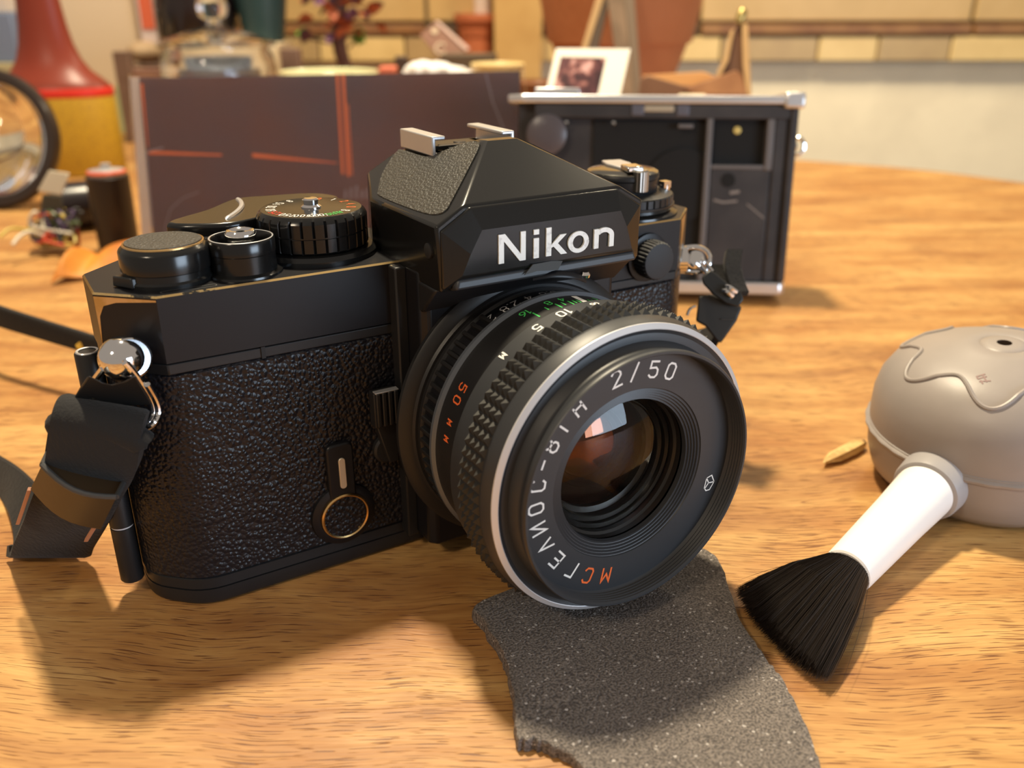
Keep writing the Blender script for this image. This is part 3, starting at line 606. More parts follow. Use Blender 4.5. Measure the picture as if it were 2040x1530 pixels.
def rtext(mb_, ch, ang, r=21.2, hgt=3.05, wd=.40, y=-48.66):
    a_ = radians(ang)
    fn = lambda x_, y_: V(((r+y_)*cos(a_)+x_*sin(a_), y, ZL+(r+y_)*sin(a_)-x_*cos(a_)))
    glyph(mb_, ch, hgt/6*.95, hgt/6, wd, fn)
mo = MB(); rtext(mo, 'M', -102.5, 21.6); rtext(mo, 'C', -115, 21.6); mo.build('coating_mark', ORG, lens, smooth=0, label='orange letters on the name ring')
mw = MB()
for ch, an in (('Г', -128), ('E', -141), ('Л', -153.5), ('И', -165.5), ('O', -177.5), ('C', 170), ('-', 159), ('8', 149), ('1', 139), ('Н', 126.5), ('2', 102), ('/', 91), ('5', 79), ('0', 67.5)): rtext(mw, ch, an)
mw.build('name_ring_lettering', WHT, lens, smooth=0, label='white engraved lettering')
mw = MB(); a_ = radians(-20.5); cX, cZ = 22.2*cos(a_), ZL+22.2*sin(a_)
fn = lambda x_, y_: V((cX+x_, -48.66, cZ+y_))
for pl_ in ([(-.9, 1.4), (.5, 1.7), (1.35, -.1), (.2, -1.75), (-.8, -1.7), (-1.35, -.9), (-.9, 1.4)], [(-.9, 1.4), (-.25, 0.05), (1.35, -.1)], [(-.25, .05), (-1.2, -1.1)], ): stroke(mw, [(x_*.95, y_*.95) for x_, y_ in pl_], .24, fn)
mw.build('maker_emblem', WHT, lens, smooth=0, label='white outlined prism emblem')
# inside: stepped dark cone, coated inner element, front glass
L_([(14.95, -45.6), (14.9, -44.4), (14.4, -44.0), (14.3, -41.5), (13.2, -41.2), (13.0, -38.5), (12.0, -38.2), (11.8, -35), (10.7, -34.7), (10.6, -31.5), (9.6, -31.2), (9.5, -28), (2, -27.5)], 120, cap0=False).build('inner_cone', mat('ribbed_inner_black', (.014, .013, .012), .3), lens, smooth=20)
L_([(11.95, -38.15), (11.98, -38.5), (11.7, -38.6)], 120, cap0=False, cap1=False).build('retaining_ring', mat('dull_inner_ring', (.12, .11, .09), .3, .8), lens)
def dome(R0, rmax, ytop, n=14):
    out = [];
    for i in range(n+1):
        r = rmax*(1-i/n); s_ = R0-math.sqrt(R0*R0-r*r); out.append((max(r, .02), ytop+s_))
    return out
COAT = mat('amber_coated_glass', (.10, .035, .018), .03, .85)
N_, L__ = nt(COAT)
fz = N_.new('ShaderNodeTexCoord')
L_(dome(17, 11.2, -36.6), 96).build('inner_element', COAT, lens, label='amber coated inner glass')
fg = dome(34, 14.7, -46.2)
L_([(14.75, -42.6)]+fg, 120).build('front_element', LGL, lens, label='clear front glass')

# chrome strap lugs
bl = D(243, 714, 161.5)
m_ = MB(); m_.lathe([(4.1*cos(radians(t_)), 4.1*sin(radians(t_))) for t_ in range(-88, 89, 8)], bl, (1, 0, 0), 48); lg = m_.build('strap_lug', CHR, cam_root, label='polished chrome strap lug')
sdir = (RT*.62-FW*.75).normalized()
MB().lathe([(3.5, -1.2), (3.75, -.6), (3.7, .1), (3.4, .3)], bl+sdir*1.6+RT*1.2, sdir, 48, cap0=False, cap1=False).build('lug_collar', CHR, lg)
MB().lathe([(3.6, 0), (1.6, -.3), (.3, -1.6)], bl+sdir*1.75+RT*1.2, sdir, 48).build('lug_face', mat('dark_chrome', (.3, .31, .33), .12, 1), lg)
m_ = MB(); rl = D(1390, 517, 234)
pth = [rl+RT*(-3.5)+UP*3.1, rl+RT*0+UP*3.3, rl+RT*2.4+UP*2.2, rl+RT*3.2, rl+RT*2.2-UP*2.6, rl-UP*3.3+RT*(-.4), rl-UP*3.2-RT*3.5]
m_.tube(smoothpath(pth, 5), .62, 10); m_.lathe([(1.6, -1), (2.3, -.6), (2.3, .6), (1.6, 1)], rl-RT*.6, -FW, 28); m_.lathe([(3.6, -5.4), (3.6, -3.2), (3.2, -3.0)], rl, RT, 32)
m_.build('strap_lug', CHR, cam_root, label='chrome eyelet lug')

# ============================================================ CAMERA STRAP
sr = thing('camera_strap', D(95, 1095, 200), 'black woven neck strap hanging from both lugs of the lettered camera, with split rings', 'strap')
def DS(u, v, t):      # the strap hangs beside the end of the body
    k_ = 12.0*max(0.0, min(1.0, (200-t)/38.0))*max(0.0, min(1.0, (v-722)/90.0)); return D(u, v, t+k_)
ringp = [(249, 722, 156.2), (262, 736, 155.6), (284, 766, 154.6), (302, 798, 153.8), (307, 822, 153), (298, 842, 152.2), (278, 852, 152), (220, 846, 152.4), (165, 836, 153.4), (152, 815, 154.4), (166, 788, 155.4), (188, 758, 156.6), (206, 734, 157.6)]
m_ = MB(); m_.tube(smoothpath([DS(*p) for p in ringp], 5, False), .62, 10)
m_.tube([p+RT*.9-FW*.2 for p in smoothpath([DS(*p) for p in ringp[2:8]], 5)], .6, 10); rg = m_.build('split_ring', CHR, sr, label='chrome triangular split ring')
cov = [(176, 748), (204, 762), (222, 766), (247, 760), (270, 747), (304, 806), (262, 808), (214, 806), (184, 792), (162, 806), (143, 801), (158, 774)]
m_ = MB(); m_.loft([[DS(u, v, 154.8) for u, v in cov], [DS(u, v, 152.6) for u, v in cov]]); m_.build('ring_cover', PLB, sr, bevel=.35, label='black plastic ring cover')
# webbing: folded loop over the ring, then down to the table
wv = (DS(288, 872, 152)-DS(116, 838, 152))/2
def wp(u, v, t): return DS(u, v, t)
pth = smoothpath([wp(205, 880, 158), wp(212, 838, 157), wp(212, 816, 153.5), wp(203, 822, 149.5), wp(197, 848, 148), wp(192, 885, 149.5), wp(183, 925, 153), wp(160, 975, 163), wp(135, 1030, 178), wp(112, 1075, 193), wp(104, 1096, 199.5), wp(92, 1098, 202.5)], 5)
wvs = []
for i, p in enumerate(pth):
    t_ = i/(len(pth)-1); a_ = wv*(1.0 if t_ < .5 else 1.0)
    b_ = (D(186, 1098, 200)-D(26, 1098, 200))/2; k_ = max(0, min(1, (t_-.3)/.6)); wvs.append(a_.lerp(b_, k_))
MB().ribbon(pth, wvs, 2.4).build('webbing', WEB, sr, smooth=50)
m_ = MB(); pth2 = smoothpath([wp(188, 852, 154), wp(182, 890, 155), wp(172, 935, 158), wp(150, 990, 168), wp(133, 1035, 181)], 5); m_.ribbon(pth2, [wv*.98]*len(pth2), 2.2); m_.build('webbing', WEB, sr, smooth=50)
m_ = MB(); m_.tube(smoothpath([DS(119, 846, 150), DS(128, 846, 149.5), DS(200, 852, 149), DS(270, 874, 149), DS(286, 884, 149.5)], 4), [2.0]+[2.5]*15+[2.0], 14); m_.build('webbing_roll', WEB, sr, smooth=60)
fold = smoothpath([wp(98, 1094, 200.5), wp(88, 1082, 204), wp(70, 1040, 212), wp(40, 985, 222), wp(0, 950, 234), wp(-60, 925, 250), wp(-150, 905, 270), V((-178, 110, 4)), V((-205, 150, 5.6)), V((-196, 190, 6)), V((-165, 205, 8))], 5)
fw2 = []
for i in range(len(fold)):
    k_ = i/(len(fold)-1); a_ = (D(186, 1098, 200)-D(26, 1098, 200))/2; b_ = V((1.0, 1.0, 5.2)); fw2.append(a_.lerp(b_, min(1, k_*2.3)))
MB().ribbon(fold, fw2, 1.4).build('webbing', WEB, sr, smooth=50)
# slider buckle
bk = [(100, 886, 151), (85, 926, 150), (62, 978, 161), (60, 975, 166), (90, 915, 157)]
up_l, up_r = DS(84, 926, 150.5), DS(232, 990, 149.5); lo_l, lo_r = DS(60, 976, 160), DS(200, 1056, 159); tl, tr = DS(103, 886, 158), DS(252, 950, 157)
bl_, br_ = DS(80, 940, 168), DS(214, 1015, 167)
def arcrow(a, b, out, n=8): return [a.lerp(b, i/n)+out*sin(pi*i/n) for i in range(n+1)]
oo = -FW*1.6-UP*1.5
m_ = MB(); rows_ = [arcrow(tl, tr, oo*.6), arcrow(up_l, up_r, oo), arcrow(lo_l, lo_r, oo), arcrow(bl_, br_, oo*.4)]
m_.loft([r for r in rows_]+[rows_[0]], closed=False, cap0=False, cap1=False)
m_.face([m_.vert(r[0]) for r in rows_]); m_.face([m_.vert(r[-1]) for r in rows_]); m_.build('slider_buckle', BUCK, sr, smooth=30, bevel=.5, label='brown black plastic slider')
m_ = MB(); m_.tube(arcrow(up_l, up_r, oo*1.02), .55, 8); m_.tube([up_l, tl], .5, 8); m_.tube([up_r, tr], .5, 8); m_.build('buckle_edge', mat('dusty_black_plastic', (.05, .05, .05), .45), sr)
for a_, b_, c_ in (((59, 974, 160.5), (36, 1042, 176), 5), ((198, 1034, 161), (172, 1076, 171), 5)):
    p_, q_ = DS(*a_), DS(*b_); w_ = RT*.42
    MB().ribbon([p_, q_], w_, .7).build('strap_tongue', TANL, sr, bevel=.1, label='tan leather tongue end')
# strap passing behind the camera
bp = smoothpath([V((-165, 205, 9)), D(-150, 590, 330), D(-60, 608, 312), D(0, 630, 300), D(80, 655, 291), D(150, 676, 284), D(200, 690, 279), D(290, 700, 272), D(420, 690, 275), V((10, 105, 5)), V((45, 72, 4)), V((78, 40, 6))], 5)
bw = [V((0, 0, 1)).lerp(FW*.25+V((0, 0, .8)), i/len(bp)).normalized()*(5.2-2.0*sin(pi*min(1, i/len(bp)))) for i in range(len(bp))]
MB().ribbon(bp, bw, 1.5).build('webbing', WEB, sr, smooth=50)
p_ = D(163, 691, 281.5); m_ = MB(); m_.hull([p_+RT*a+UP*b+FW*c for a, b, c in ((-2.2, .4, 0), (-1.0, 1.6, 0), (2.6, 2.0, 0), (2.6, -1.2, 0), (-.8, -1.6, 0), (-2.2, .4, 1), (-1, 1.6, 1), (2.6, 2, 1), (2.6, -1.2, 1), (-.8, -1.6, 1))]); m_.build('yellow_tab', mat('yellow_thread', (.75, .45, .05), .6), sr, bevel=.2, label='small yellow tab')
# right-hand end
m_ = MB()
for o_ in (0, 1):
    a_ = [(1398-o_*10, 515+o_*8, 233.5), (1406-o_*8, 524+o_*8, 232.5), (1420-o_*8, 541+o_*7, 231.5)]
    m_.tube(smoothpath([D(*q) for q in a_], 4), .55, 8)
for o_ in (0, 1): m_.tube(smoothpath([D(1447-o_*7, 571+o_*8, 229.6), D(1455-o_*7, 573+o_*8, 228.6), D(1467-o_*7, 582+o_*8, 229.4)], 4), .62, 8)
m_.tube(smoothpath([D(1369, 628, 231), D(1374, 616, 231), D(1386, 610, 231)], 4), .35, 8)
m_.build('split_ring', CHR, sr, label='chrome ring at the far lug')
cv = [(1414, 538), (1424, 543), (1454, 568), (1476, 580), (1482, 597), (1470, 612), (1446, 605), (1420, 586), (1400, 565), (1398, 552)]
m_ = MB(); m_.loft([[D(u, v, 233) for u, v in cv], [D(u, v, 230.3) for u, v in cv]]); m_.build('ring_cover', PLB, sr, bevel=.4, label='black plastic ring cover')
wr = smoothpath([D(1440, 585, 236), D(1462, 520, 238), D(1468, 503, 237), D(1462, 500, 236)], 4)
MB().ribbon(smoothpath([D(1462, 500, 238), D(1458, 530, 237), D(1466, 565, 236), D(1474, 585, 235)], 4), RT*2.2, 2.2).build('webbing', WEB, sr)
MB().ribbon(smoothpath([D(1430, 530, 239), D(1440, 560, 238), D(1450, 600, 236), D(1444, 625, 235)], 4), RT*2.0, 2.2).build('webbing', WEB, sr)
lo = [(1392, 590), (1418, 586), (1468, 606), (1478, 612), (1467, 640), (1436, 684), (1428, 680), (1405, 650), (1386, 640)]
m_ = MB(); m_.loft([[D(u, v, 238) for u, v in lo], [D(u, v, 233.6) for u, v in lo]]); m_.build('slider_buckle', mat('dull_black_plastic', (.02, .017, .014), .5), sr, bevel=.5)
m_ = MB(); m_.tube([D(1437, 636, 233.3), D(1466, 637, 233.3)], .18, 6); m_.build('buckle_edge', MATS['dusty_black_plastic'], sr)
MB().ribbon(smoothpath([D(1445, 640, 239), D(1425, 670, 244), D(1380, 690, 256), D(1300, 690, 268)], 4), V((0, 0, 1))*5+RT*2, 1.6).build('webbing', WEB, sr)

# ============================================================ FOAM SHEET
FO = [(945, 1203), (965, 1240), (1000, 1300), (1012, 1330), (1022, 1390), (1030, 1462), (1060, 1470), (1092, 1478), (1140, 1503), (1180, 1536), (1260, 1590), (1400, 1640), (1650, 1650), (1648, 1560), (1628, 1500), (1596, 1420), (1560, 1352), (1530, 1312), (1500, 1268), (1470, 1215), (1445, 1140), (1425, 1105), (1380, 1080), (1300, 1075), (1180, 1100), (1060, 1150)]
def foam_mat():
    m = bpy.data.materials.new('grey_foam'); m.use_nodes = True; N, L = nt(m); b = N['Principled BSDF']
    tc = N.new('ShaderNodeTexCoord'); vo = N.new('ShaderNodeTexVoronoi'); vo.inputs['Scale'].default_value = 2400; L.new(tc.outputs['Object'], vo.inputs['Vector'])
    n1 = N.new('ShaderNodeTexNoise'); n1.inputs['Scale'].default_value = 2300; n1.inputs['Detail'].default_value = 2; L.new(tc.outputs['Object'], n1.inputs['Vector'])
    r = N.new('ShaderNodeValToRGB'); e = r.color_ramp.elements; e[0].position = .35; e[0].color = (.062, .052, .048, 1); e[1].position = .68; e[1].color = (.235, .20, .175, 1); L.new(n1.outputs['Fac'], r.inputs['Fac'])
    r2 = N.new('ShaderNodeValToRGB'); e = r2.color_ramp.elements; e[0].position = .975; e[0].color = (0, 0, 0, 1); e[1].position = .99; e[1].color = (1, 1, 1, 1)
    sep = N.new('ShaderNodeSeparateColor'); L.new(vo.outputs['Color'], sep.inputs[0]); L.new(sep.outputs[0], r2.inputs['Fac'])
    x = N.new('ShaderNodeMix'); x.data_type = 'RGBA'; L.new(r2.outputs['Color'], x.inputs[0]); L.new(r.outputs['Color'], x.inputs[6]); x.inputs[7].default_value = (.48, .44, .41, 1); L.new(x.outputs[2], b.inputs['Base Color'])
    b.inputs['Roughness'].default_value = .75
    bn = N.new('ShaderNodeBump'); bn.inputs['Distance'].default_value = .00035; L.new(n1.outputs['Fac'], bn.inputs['Height']); L.new(bn.outputs[0], b.inputs['Normal']); return m
fo3 = smoothpath([Zp(u, v, 3.0) for u, v in FO], 5, True)
random.seed(5)
def fheight(p):     # pressed down under the lens
    d = hypot(p.x/16, (p.y+42)/16); return 2.7 + .5*sin(p.x*.09+1)*cos(p.y*.07) - 0.9*math.exp(-d*d)
cf = sum(fo3, V((0, 0, 0)))/len(fo3)
m_ = MB(); rgs = []
jit = [random.uniform(-.35, .35) for _ in fo3]
for k_, zz in ((1.0, 0.05), (1.004, .6), (1.0, 1.9), (.992, 2.6)):
    rgs.append([V((cf.x+(p.x-cf.x)*k_+j, cf.y+(p.y-cf.y)*k_+j*.7, zz if zz < 1 else zz*fheight(p)/2.7)) for p, j in zip(fo3, jit)])
for k_ in (.97, .9, .8, .7, .6, .5, .4, .3, .2, .1, .02):
    rgs.append([V((cf.x+(p.x-cf.x)*k_, cf.y+(p.y-cf.y)*k_, 0)) for p in fo3])
    for q in rgs[-1]: q.z = fheight(q)
m_.loft(rgs); fm = m_.build('foam_sheet', foam_mat(), None, smooth=60)
tag(fm, 'torn grey foam sheet lying under the lens and brush', 'foam sheet')

# ============================================================ AIR BLOWER WITH BRUSH
BC = V((116.0, -51.2, 1.5)); GRY = mat('grey_rubber', (.30, .265, .245), .42, bump=[('noise', 300, .03, one)], var=(60, (.33, .29, .27), .4, .7))
BAX = V((-.079, 0, 1)).normalized(); BU = (V((1, 0, 0))-BAX*BAX.x).normalized(); BW_ = BAX.cross(BU)
br = thing('air_blower', (BC.x, BC.y, 0), 'round grey rubber air blower with a wavy ridge, white tube and black brush', 'air blower')
SR = 15.6; HB = 39.0; RB = 28.6
top_ = [(29.6, 18), (29.3, 22), (28.1, 26), (25.6, 29.5), (21.5, 32.4), (16.2, 34.3), (10, 35.6), (6.2, 36.1)]
top_ = [(r*RB/29.6, z*HB/36.3) for r, z in top_]
prof = [(15, .2), (20.5, .3), (24.4, 1.5), (27.2, 4.5), (28.4, 9), (28.7, SR-1.1), (28.9, SR-.9)]
bulb = MB().lathe(prof+[(28.9, SR+.9), (28.6, SR+1.1)]+top_+[(5.2, HB-.45), (4.8, HB-.15), (3.4, HB), (1.7, HB+.05)], BC, BAX, 120, cap1=False, ref=BU).build('bulb', GRY, br, smooth=40)
MB().lathe([(28.6, SR-.7), (29.5, SR-.5), (29.6, SR+.1), (29.2, SR+.5), (28.6, SR+.8)], BC, BAX, 120, cap0=False, cap1=False, ref=BU, rf=lambda r, h, i: r+.12*sin(i*1.7)*(r > 29)).build('seam_flange', GRY, br)
MB().lathe([(1.75, HB+.07), (1.7, HB-1.6), (.2, HB-1.8)], BC, BAX, 32, cap0=False, ref=BU).build('air_hole', mat('dark_brown_hole', (.06, .035, .02), .7), br)
def bulbz(r):
    pr_ = top_+[(0, HB+.1)]
    for (ra, za), (rb, zb) in zip(pr_, pr_[1:]):
        if rb <= r <= ra: return za+(zb-za)*(ra-r)/(ra-rb)
    return 18
wav = []
for i in range(240):
    a_ = 2*pi*i/240; r_ = 21.2+2.9*sin(7*a_+1.3); wav.append(BC+BU*r_*cos(a_)+BW_*r_*sin(a_)+BAX*(bulbz(r_)+.1))
MB().tube(wav, .55, 8, closed=True).build('wavy_ridge', GRY, br)
m_ = MB()
for u0, v0 in ((1957, 742), (1957, 753)):
    pt_ = Zp(u0, v0, 34.8)
sq = Zp(1960, 747, 37.4)-BC; sx_, sy_ = sq.dot(BU), sq.dot(BW_)
def stampf(x_, y_):
    a, b = sx_+x_*GD.x-y_*GD.y, sy_+x_*GD.y+y_*GD.x
    return BC+BU*a+BW_*b+BAX*(bulbz(hypot(a, b))+.08)
for pl_ in ([(-.9, 1.3), (.9, 1.3)], [(-.9, .5), (.9, .5)], [(-.9, 1.3), (-.9, .5)], [(.4, 1.3), (.4, -1)], [(-.9, -.4), (1.2, -1)], [(-.6, -.2), (-.6, -1.2)]): stroke(m_, pl_, .35, stampf)
m_.build('faded_stamp', mat('faded_mauve_ink', (.25, .16, .15), .6), br, smooth=0)
c0 = D(1858, 962, 214); c1 = D(1686, 1140, 188); tx = (c1-c0).normalized()
MB().lathe([(8.2, -5.5), (8.2, -1), (7.9, 3.6), (7.6, 4.6), (7.0, 4.9)], c0, tx, 64).build('nozzle_collar', mat('pale_grey_rubber', (.36, .34, .34), .4), br)
WPL = mat('white_plastic', (.93, .91, .88), .3)
Lt = (c1-c0).length
MB().lathe([(6.7, 3.0), (6.7, 6), (6.1, 18), (5.3, Lt-1.2), (5.1, Lt-.3), (4.7, Lt), (4.2, Lt)], c0, tx, 64).build('brush_tube', WPL, br, label='tapered white plastic tube')
BRI = mat('black_bristle', (.030, .022, .018), .42, spec=.5)
tips_c = V((23.2, -69.4, 3.0)); ta, tb = V((25.5, -54.5, 2.0)), V((20.4, -83.6, 1.8)); 
m_ = MB(); random.seed(11)
half = (ta-tb)/2; half.z = 0; fwd = (tips_c-c1).normalized(); dn = V((0, 0, 1))
for i in range(7600):
    rr = math.sqrt(random.random()); an = random.uniform(0, 2*pi); su, sv = rr*cos(an), rr*sin(an)
    sid = V((-tx.y, tx.x, 0)).normalized()
    if sid.dot(half) < 0: sid = -sid
    root_ = c1-tx*2+sid*su*4.3+dn*sv*4.3
    L0 = random.gauss(1, .025)
    fan = su*14.8*(1+random.gauss(0, .012)); tip = c1+(tips_c-c1)*(1.07*L0-.06*su*su)+half.normalized()*fan
    tip.z = max(.25, 2.9+sv*2.6+random.uniform(-.3, .3))
    if random.random() < .02: tip += V((random.uniform(-2, 2), random.uniform(-2.5, 2.5), random.uniform(0, 1.5)))
    mid = root_.lerp(tip, .45); mid += sid*su*.8+dn*(.9+sv*.5)
    mid2 = root_.lerp(tip, .75)+dn*(.5+sv*.2)+sid*su*.5
    r1 = .062; ptl = [root_, mid, mid2, tip]; rad = [r1, r1, r1*.85, r1*.3]
    m_.tube(ptl, rad, 3, cap=False)
m_.build('brush_bristles', BRI, br, smooth=60, kind='stuff', label='fan of soft black bristles')
m_ = MB(); rings_ = []
for t_, wd_, ht_ in ((0, 3.9, 3.9), (.3, 6.2, 4.0), (.6, 9.2, 4.0), (.86, 11.8, 2.6)):
    cc_ = c1.lerp(tips_c, t_); cc_.z = max(cc_.z, ht_*.98+.3); hd = half.normalized()
    rings_.append([cc_+hd*wd_*cos(2*pi*k_/20)+dn*ht_*sin(2*pi*k_/20) for k_ in range(20)])
m_.loft(rings_); m_.build('bristle_core', mat('bristle_core_black', (.006, .005, .005), .9), br)

# ============================================================ WOOD SPLINTER
a_, b_ = Zp(1640, 925, 1.0), Zp(1716, 886, 1.4); ax_ = (b_-a_); m_ = MB()
sec = [(0, .15), (.10, 1.0), (.3, 2.1), (.7, 2.3), (.92, 2.1), (1, 1.5)]
sd_ = V((-ax_.y, ax_.x, 0)).normalized()
m_.loft([[a_+ax_*t_+sd_*(r_*cos(q)*1.0+.15*sin(t_*9))+V((0, 0, .4+max(-1.3, r_*.8*sin(q)))) for q in [k_*pi/3+.3 for k_ in range(6)]] for t_, r_ in sec])
sp = m_.build('wood_splinter', mat('pale_split_wood', (.72, .50, .20), .7, bump=[('noise', 900, .2, (1, .2, 1))], var=(300, (.55, .34, .12), .45, .6)), None, smooth=25)
for v_ in sp.data.vertices: pass
tag(sp, 'small pale splinter of wood between the lens and the grey blower', 'splinter')
m_ = MB(); m_.lathe([(1.0, -.6), (1.3, .2), (.9, 1.2), (.2, 1.6)], b_+V((0, 0, .3)), ax_.normalized(), 7); o_ = m_.build('burnt_tip', mat('charred_end', (.10, .06, .04), .8), sp, smooth=20)

# ============================================================ BLACK CAMERA WITH SILVER PLATES, BACK OPEN
Fh = V((FW.x, FW.y, 0)).normalized(); up0 = V((0, 0, 1)); a4 = radians(4); tl8 = radians(8)
XR = (GD*cos(a4)-Fh*sin(a4)).normalized(); NV = up0.cross(XR).normalized()      # NV away from viewer
NV = -NV if NV.dot(Fh) < 0 else NV
UPc = (up0*cos(tl8)+NV*sin(tl8)).normalized(); BKc = (NV*cos(tl8)-up0*sin(tl8)).normalized()
OC = V((185.5, 82.5, 4.4))
def cf_(a, dpt, h): return OC - XR*a + BKc*dpt + UPc*h          # a = distance to the left of the right end
c2 = thing('open_back_camera', (OC.x, OC.y, 0), 'black film camera with silver top and base, back open showing its film chamber', 'camera')
SLV = mat('silver_plate', (.78, .78, .80), .3, .85); D2 = mat('dusty_black_interior', (.028, .026, .028), .55, var=(60, (.05, .045, .045), .4, .7), bump=[('noise', 400, .05, one)])
D3 = mat('deep_black_recess', (.006, .006, .006), .8); GM = mat('grey_dusty_metal', (.16, .15, .15), .45, .3)
WID = 117; f2 = lambda x, y, z: cf_(x, y, z)
def bx2(name, m, a0, a1, d0, d1, h0, h1, bev=.4, par=c2, lab=None): return MB().box(a0, a1, d0, d1, h0, h1, f2).build(name, m, par, bevel=bev, smooth=30, label=lab)
out2 = [(2.2, 0), (WID-6, 0), (WID, 6), (WID, 22), (WID-4, 26), (4, 26), (0, 22), (0, 3)]
MB().prism(out2, 0, 5.0, f2).build('base_plate', SLV, c2, bevel=.7, label='silver base plate')
MB().prism([(3, 6), (WID-4, 6), (WID-4, 25), (3, 25)], 5.0, 76, f2).build('body_shell', D2, c2, bevel=.8)
# frame around the film side
bx2('end_wall', D2, 0.6, 4.2, 0.6, 26, 5, 75.6, 1.2)
bx2('chamber_rib', GM, 34.0, 36.5, 1.5, 8, 5, 71, .5)
bx2('chamber_rib', D2, 4.2, 9.5, 2.2, 8, 5, 76, .8)
bx2('top_rail', D2, 4, 106, 1.2, 8, 70.5, 76, .5)
bx2('lower_panel', D2, 9.5, 34.0, 2.6, 8, 5, 52.0, .8)
bx2('chamber_edge', GM, 9.5, 12.5, 1.8, 8, 50.5, 71, .5, lab='dusty grey metal edge')
bx2('chamber_edge', GM, 12.5, 34.0, 2.2, 8, 51.0, 52.6, .3, lab='dusty grey metal edge')
m_ = MB(); m_.box(12.8, 33.6, 5.6, 6.2, 53, 70.2, f2); fcw = m_.build('film_chamber', D3, c2, smooth=0)
MB().lathe([(1.5, 0), (1.5, .5), (.8, .6)], cf_(23.8, 5.6, 66.2), -BKc, 20).build('chamber_pin', mat('yellow_brass_pin', (.8, .62, .2), .35, .4), fcw, label='yellow brass pin')
MB().lathe([(2.9, 0), (2.9, .25), (.2, .3)], cf_(26.5, 2.6, 46.5), -BKc, 28).build('sprocket_hole', D3, c2)
m_ = MB(); stroke(m_, [(31.5, 38.5), (28, 37.6), (22.5, 38.2)], .8, lambda x_, y_: cf_(x_, 2.45, y_)); stroke(m_, [(18, 37), (11, 31.5)], .5, lambda x_, y_: cf_(x_, 2.45, y_)); stroke(m_, [(25, 41.5), (22, 42)], 1.2, lambda x_, y_: cf_(x_, 2.45, y_)); m_.build('scratches', mat('pale_scratch', (.25, .22, .2), .6), c2, smooth=0)
bx2('film_gate', D3, 36.5, 82, 4.8, 6.1, 14, 70, .3)
MB().lathe([(15, 0), (15, .9), (12, 1.2), (3, 1.3)], cf_(45, 4.9, 44), -BKc, 48).build('gate_disc', D3, c2)
bx2('gate_roller', mat('cream_roller', (.42, .36, .26), .5), 50, 62, .8, 3, 73.0, 75.6, .4, lab='cream coloured roller')
for q in (46.5, 64.5): bx2('roller_bracket', mat('blue_grey_bracket', (.14, .14, .17), .4, .4), q-2.5, q+2.5, .6, 3, 71.5, 76, .4)
for a_ in (74, 93, 102): MB().lathe([(.7, 0), (.7, .4), (.3, .5)], cf_(a_, 1.2, 68.6), -BKc, 16).build('gate_screw', CHR, c2)
bx2('gate_catch', GM, 42, 48, 1.2, 3, 66.8, 68.4, .3)
MB().lathe([(8.2, 0), (8.2, 2.6), (7.4, 3.2), (2, 3.4)], cf_(101, 4.0, 64), -BKc, 64).build('rewind_hub', mat('milky_grey_plastic', (.10, .085, .09), .3), c2, label='round milky grey disc')
tpo = [(-.6, -.4), (-.6, 22), (4, 27), (WID-4, 27), (WID, 22), (WID, 4), (WID-6, -.4)]
MB().prism(tpo, 76.2, 79.4, f2).build('top_plate', SLV, c2, bevel=.6, label='silver top plate')
bx2('top_plate_end', SLV, -1.0, 7.0, -1.2, 25, 74.6, 80.8, 1.0, lab='bright silver end block')
MB().box(88, 106, 1, 14, 79.4, 82.0, f2).build('accessory_step', SLV, c2, bevel=.3, label='raised silver step')
m_ = MB(); cl = cf_(-2.4, 12, 60); m_.tube([cl+XR*2.6*cos(q)+UPc*3.4*sin(q) for q in [2*pi*k_/20 for k_ in range(20)]], .75, 8, closed=True); m_.lathe([(1.6, -1), (1.6, 2)], cf_(0, 12, 60), XR, 20); m_.build('strap_lug', CHR, c2, label='chrome strap lug')
MB().lathe([(24, 0), (24, 12), (22, 14), (22, 20)], cf_(60, 24, 38), BKc, 64).build('lens', SAT, c2)

# ============================================================ ACRYLIC STAND WITH DARK CARD
OA = V((-36.5, 276, .8)); ta_ = radians(10); XA = GD.copy(); NA = Fh.copy()
UA = (up0*cos(ta_)+NA*sin(ta_)).normalized(); BA = (NA*cos(ta_)-up0*sin(ta_)).normalized()
fa = lambda x, y, z: OA+XA*x+BA*y+UA*z
ar = thing('card_stand', (OA.x, OA.y, 0), 'clear acrylic stand holding a glossy dark purple card with orange lines, behind the camera dials', 'card stand')
HA = 87.5; WA = 181
m_ = MB(); m_.loft([[fa(x, 0, z) for x, z in ((0, 0), (WA, 0), (WA+3, HA-22), (WA, HA+3), (3, HA))], [fa(x, 1.6, z) for x, z in ((0, 0), (WA, 0), (WA+3, HA-22), (WA, HA+3), (3, HA))]])
m_.build('front_sheet', ACR, ar, smooth=0, bevel=.2)
m_ = MB(); m_.loft([[fa(x, y, z) for x, z in ((1, 0), (6.2, 0), (6.8, HA-1), (3.2, HA-1))] for y in (1.7, 2.6)]); m_.build('edge_strip', mat('pale_edge_strip', (.62, .50, .42), .35), ar, bevel=.2, label='pale upright edge strip')
CRD = mat('dark_purple_card', (.115, .075, .080), .25, var=(14, (.15, .070, .058), .40, .65), coat=.25)
m_ = MB(); m_.loft([[fa(x, y, z) for x, z in ((6.8, .5), (WA-1, .5), (WA-1.5, HA+1.8), (7, HA-1.2))] for y in (1.9, 2.6)]); m_.build('card', CRD, ar, smooth=0, label='glossy dark purple card')
OL = mat('orange_print', (.75, .16, .05), .35)
cp = lambda x, z: fa(x, 1.84, z)
m_ = MB()
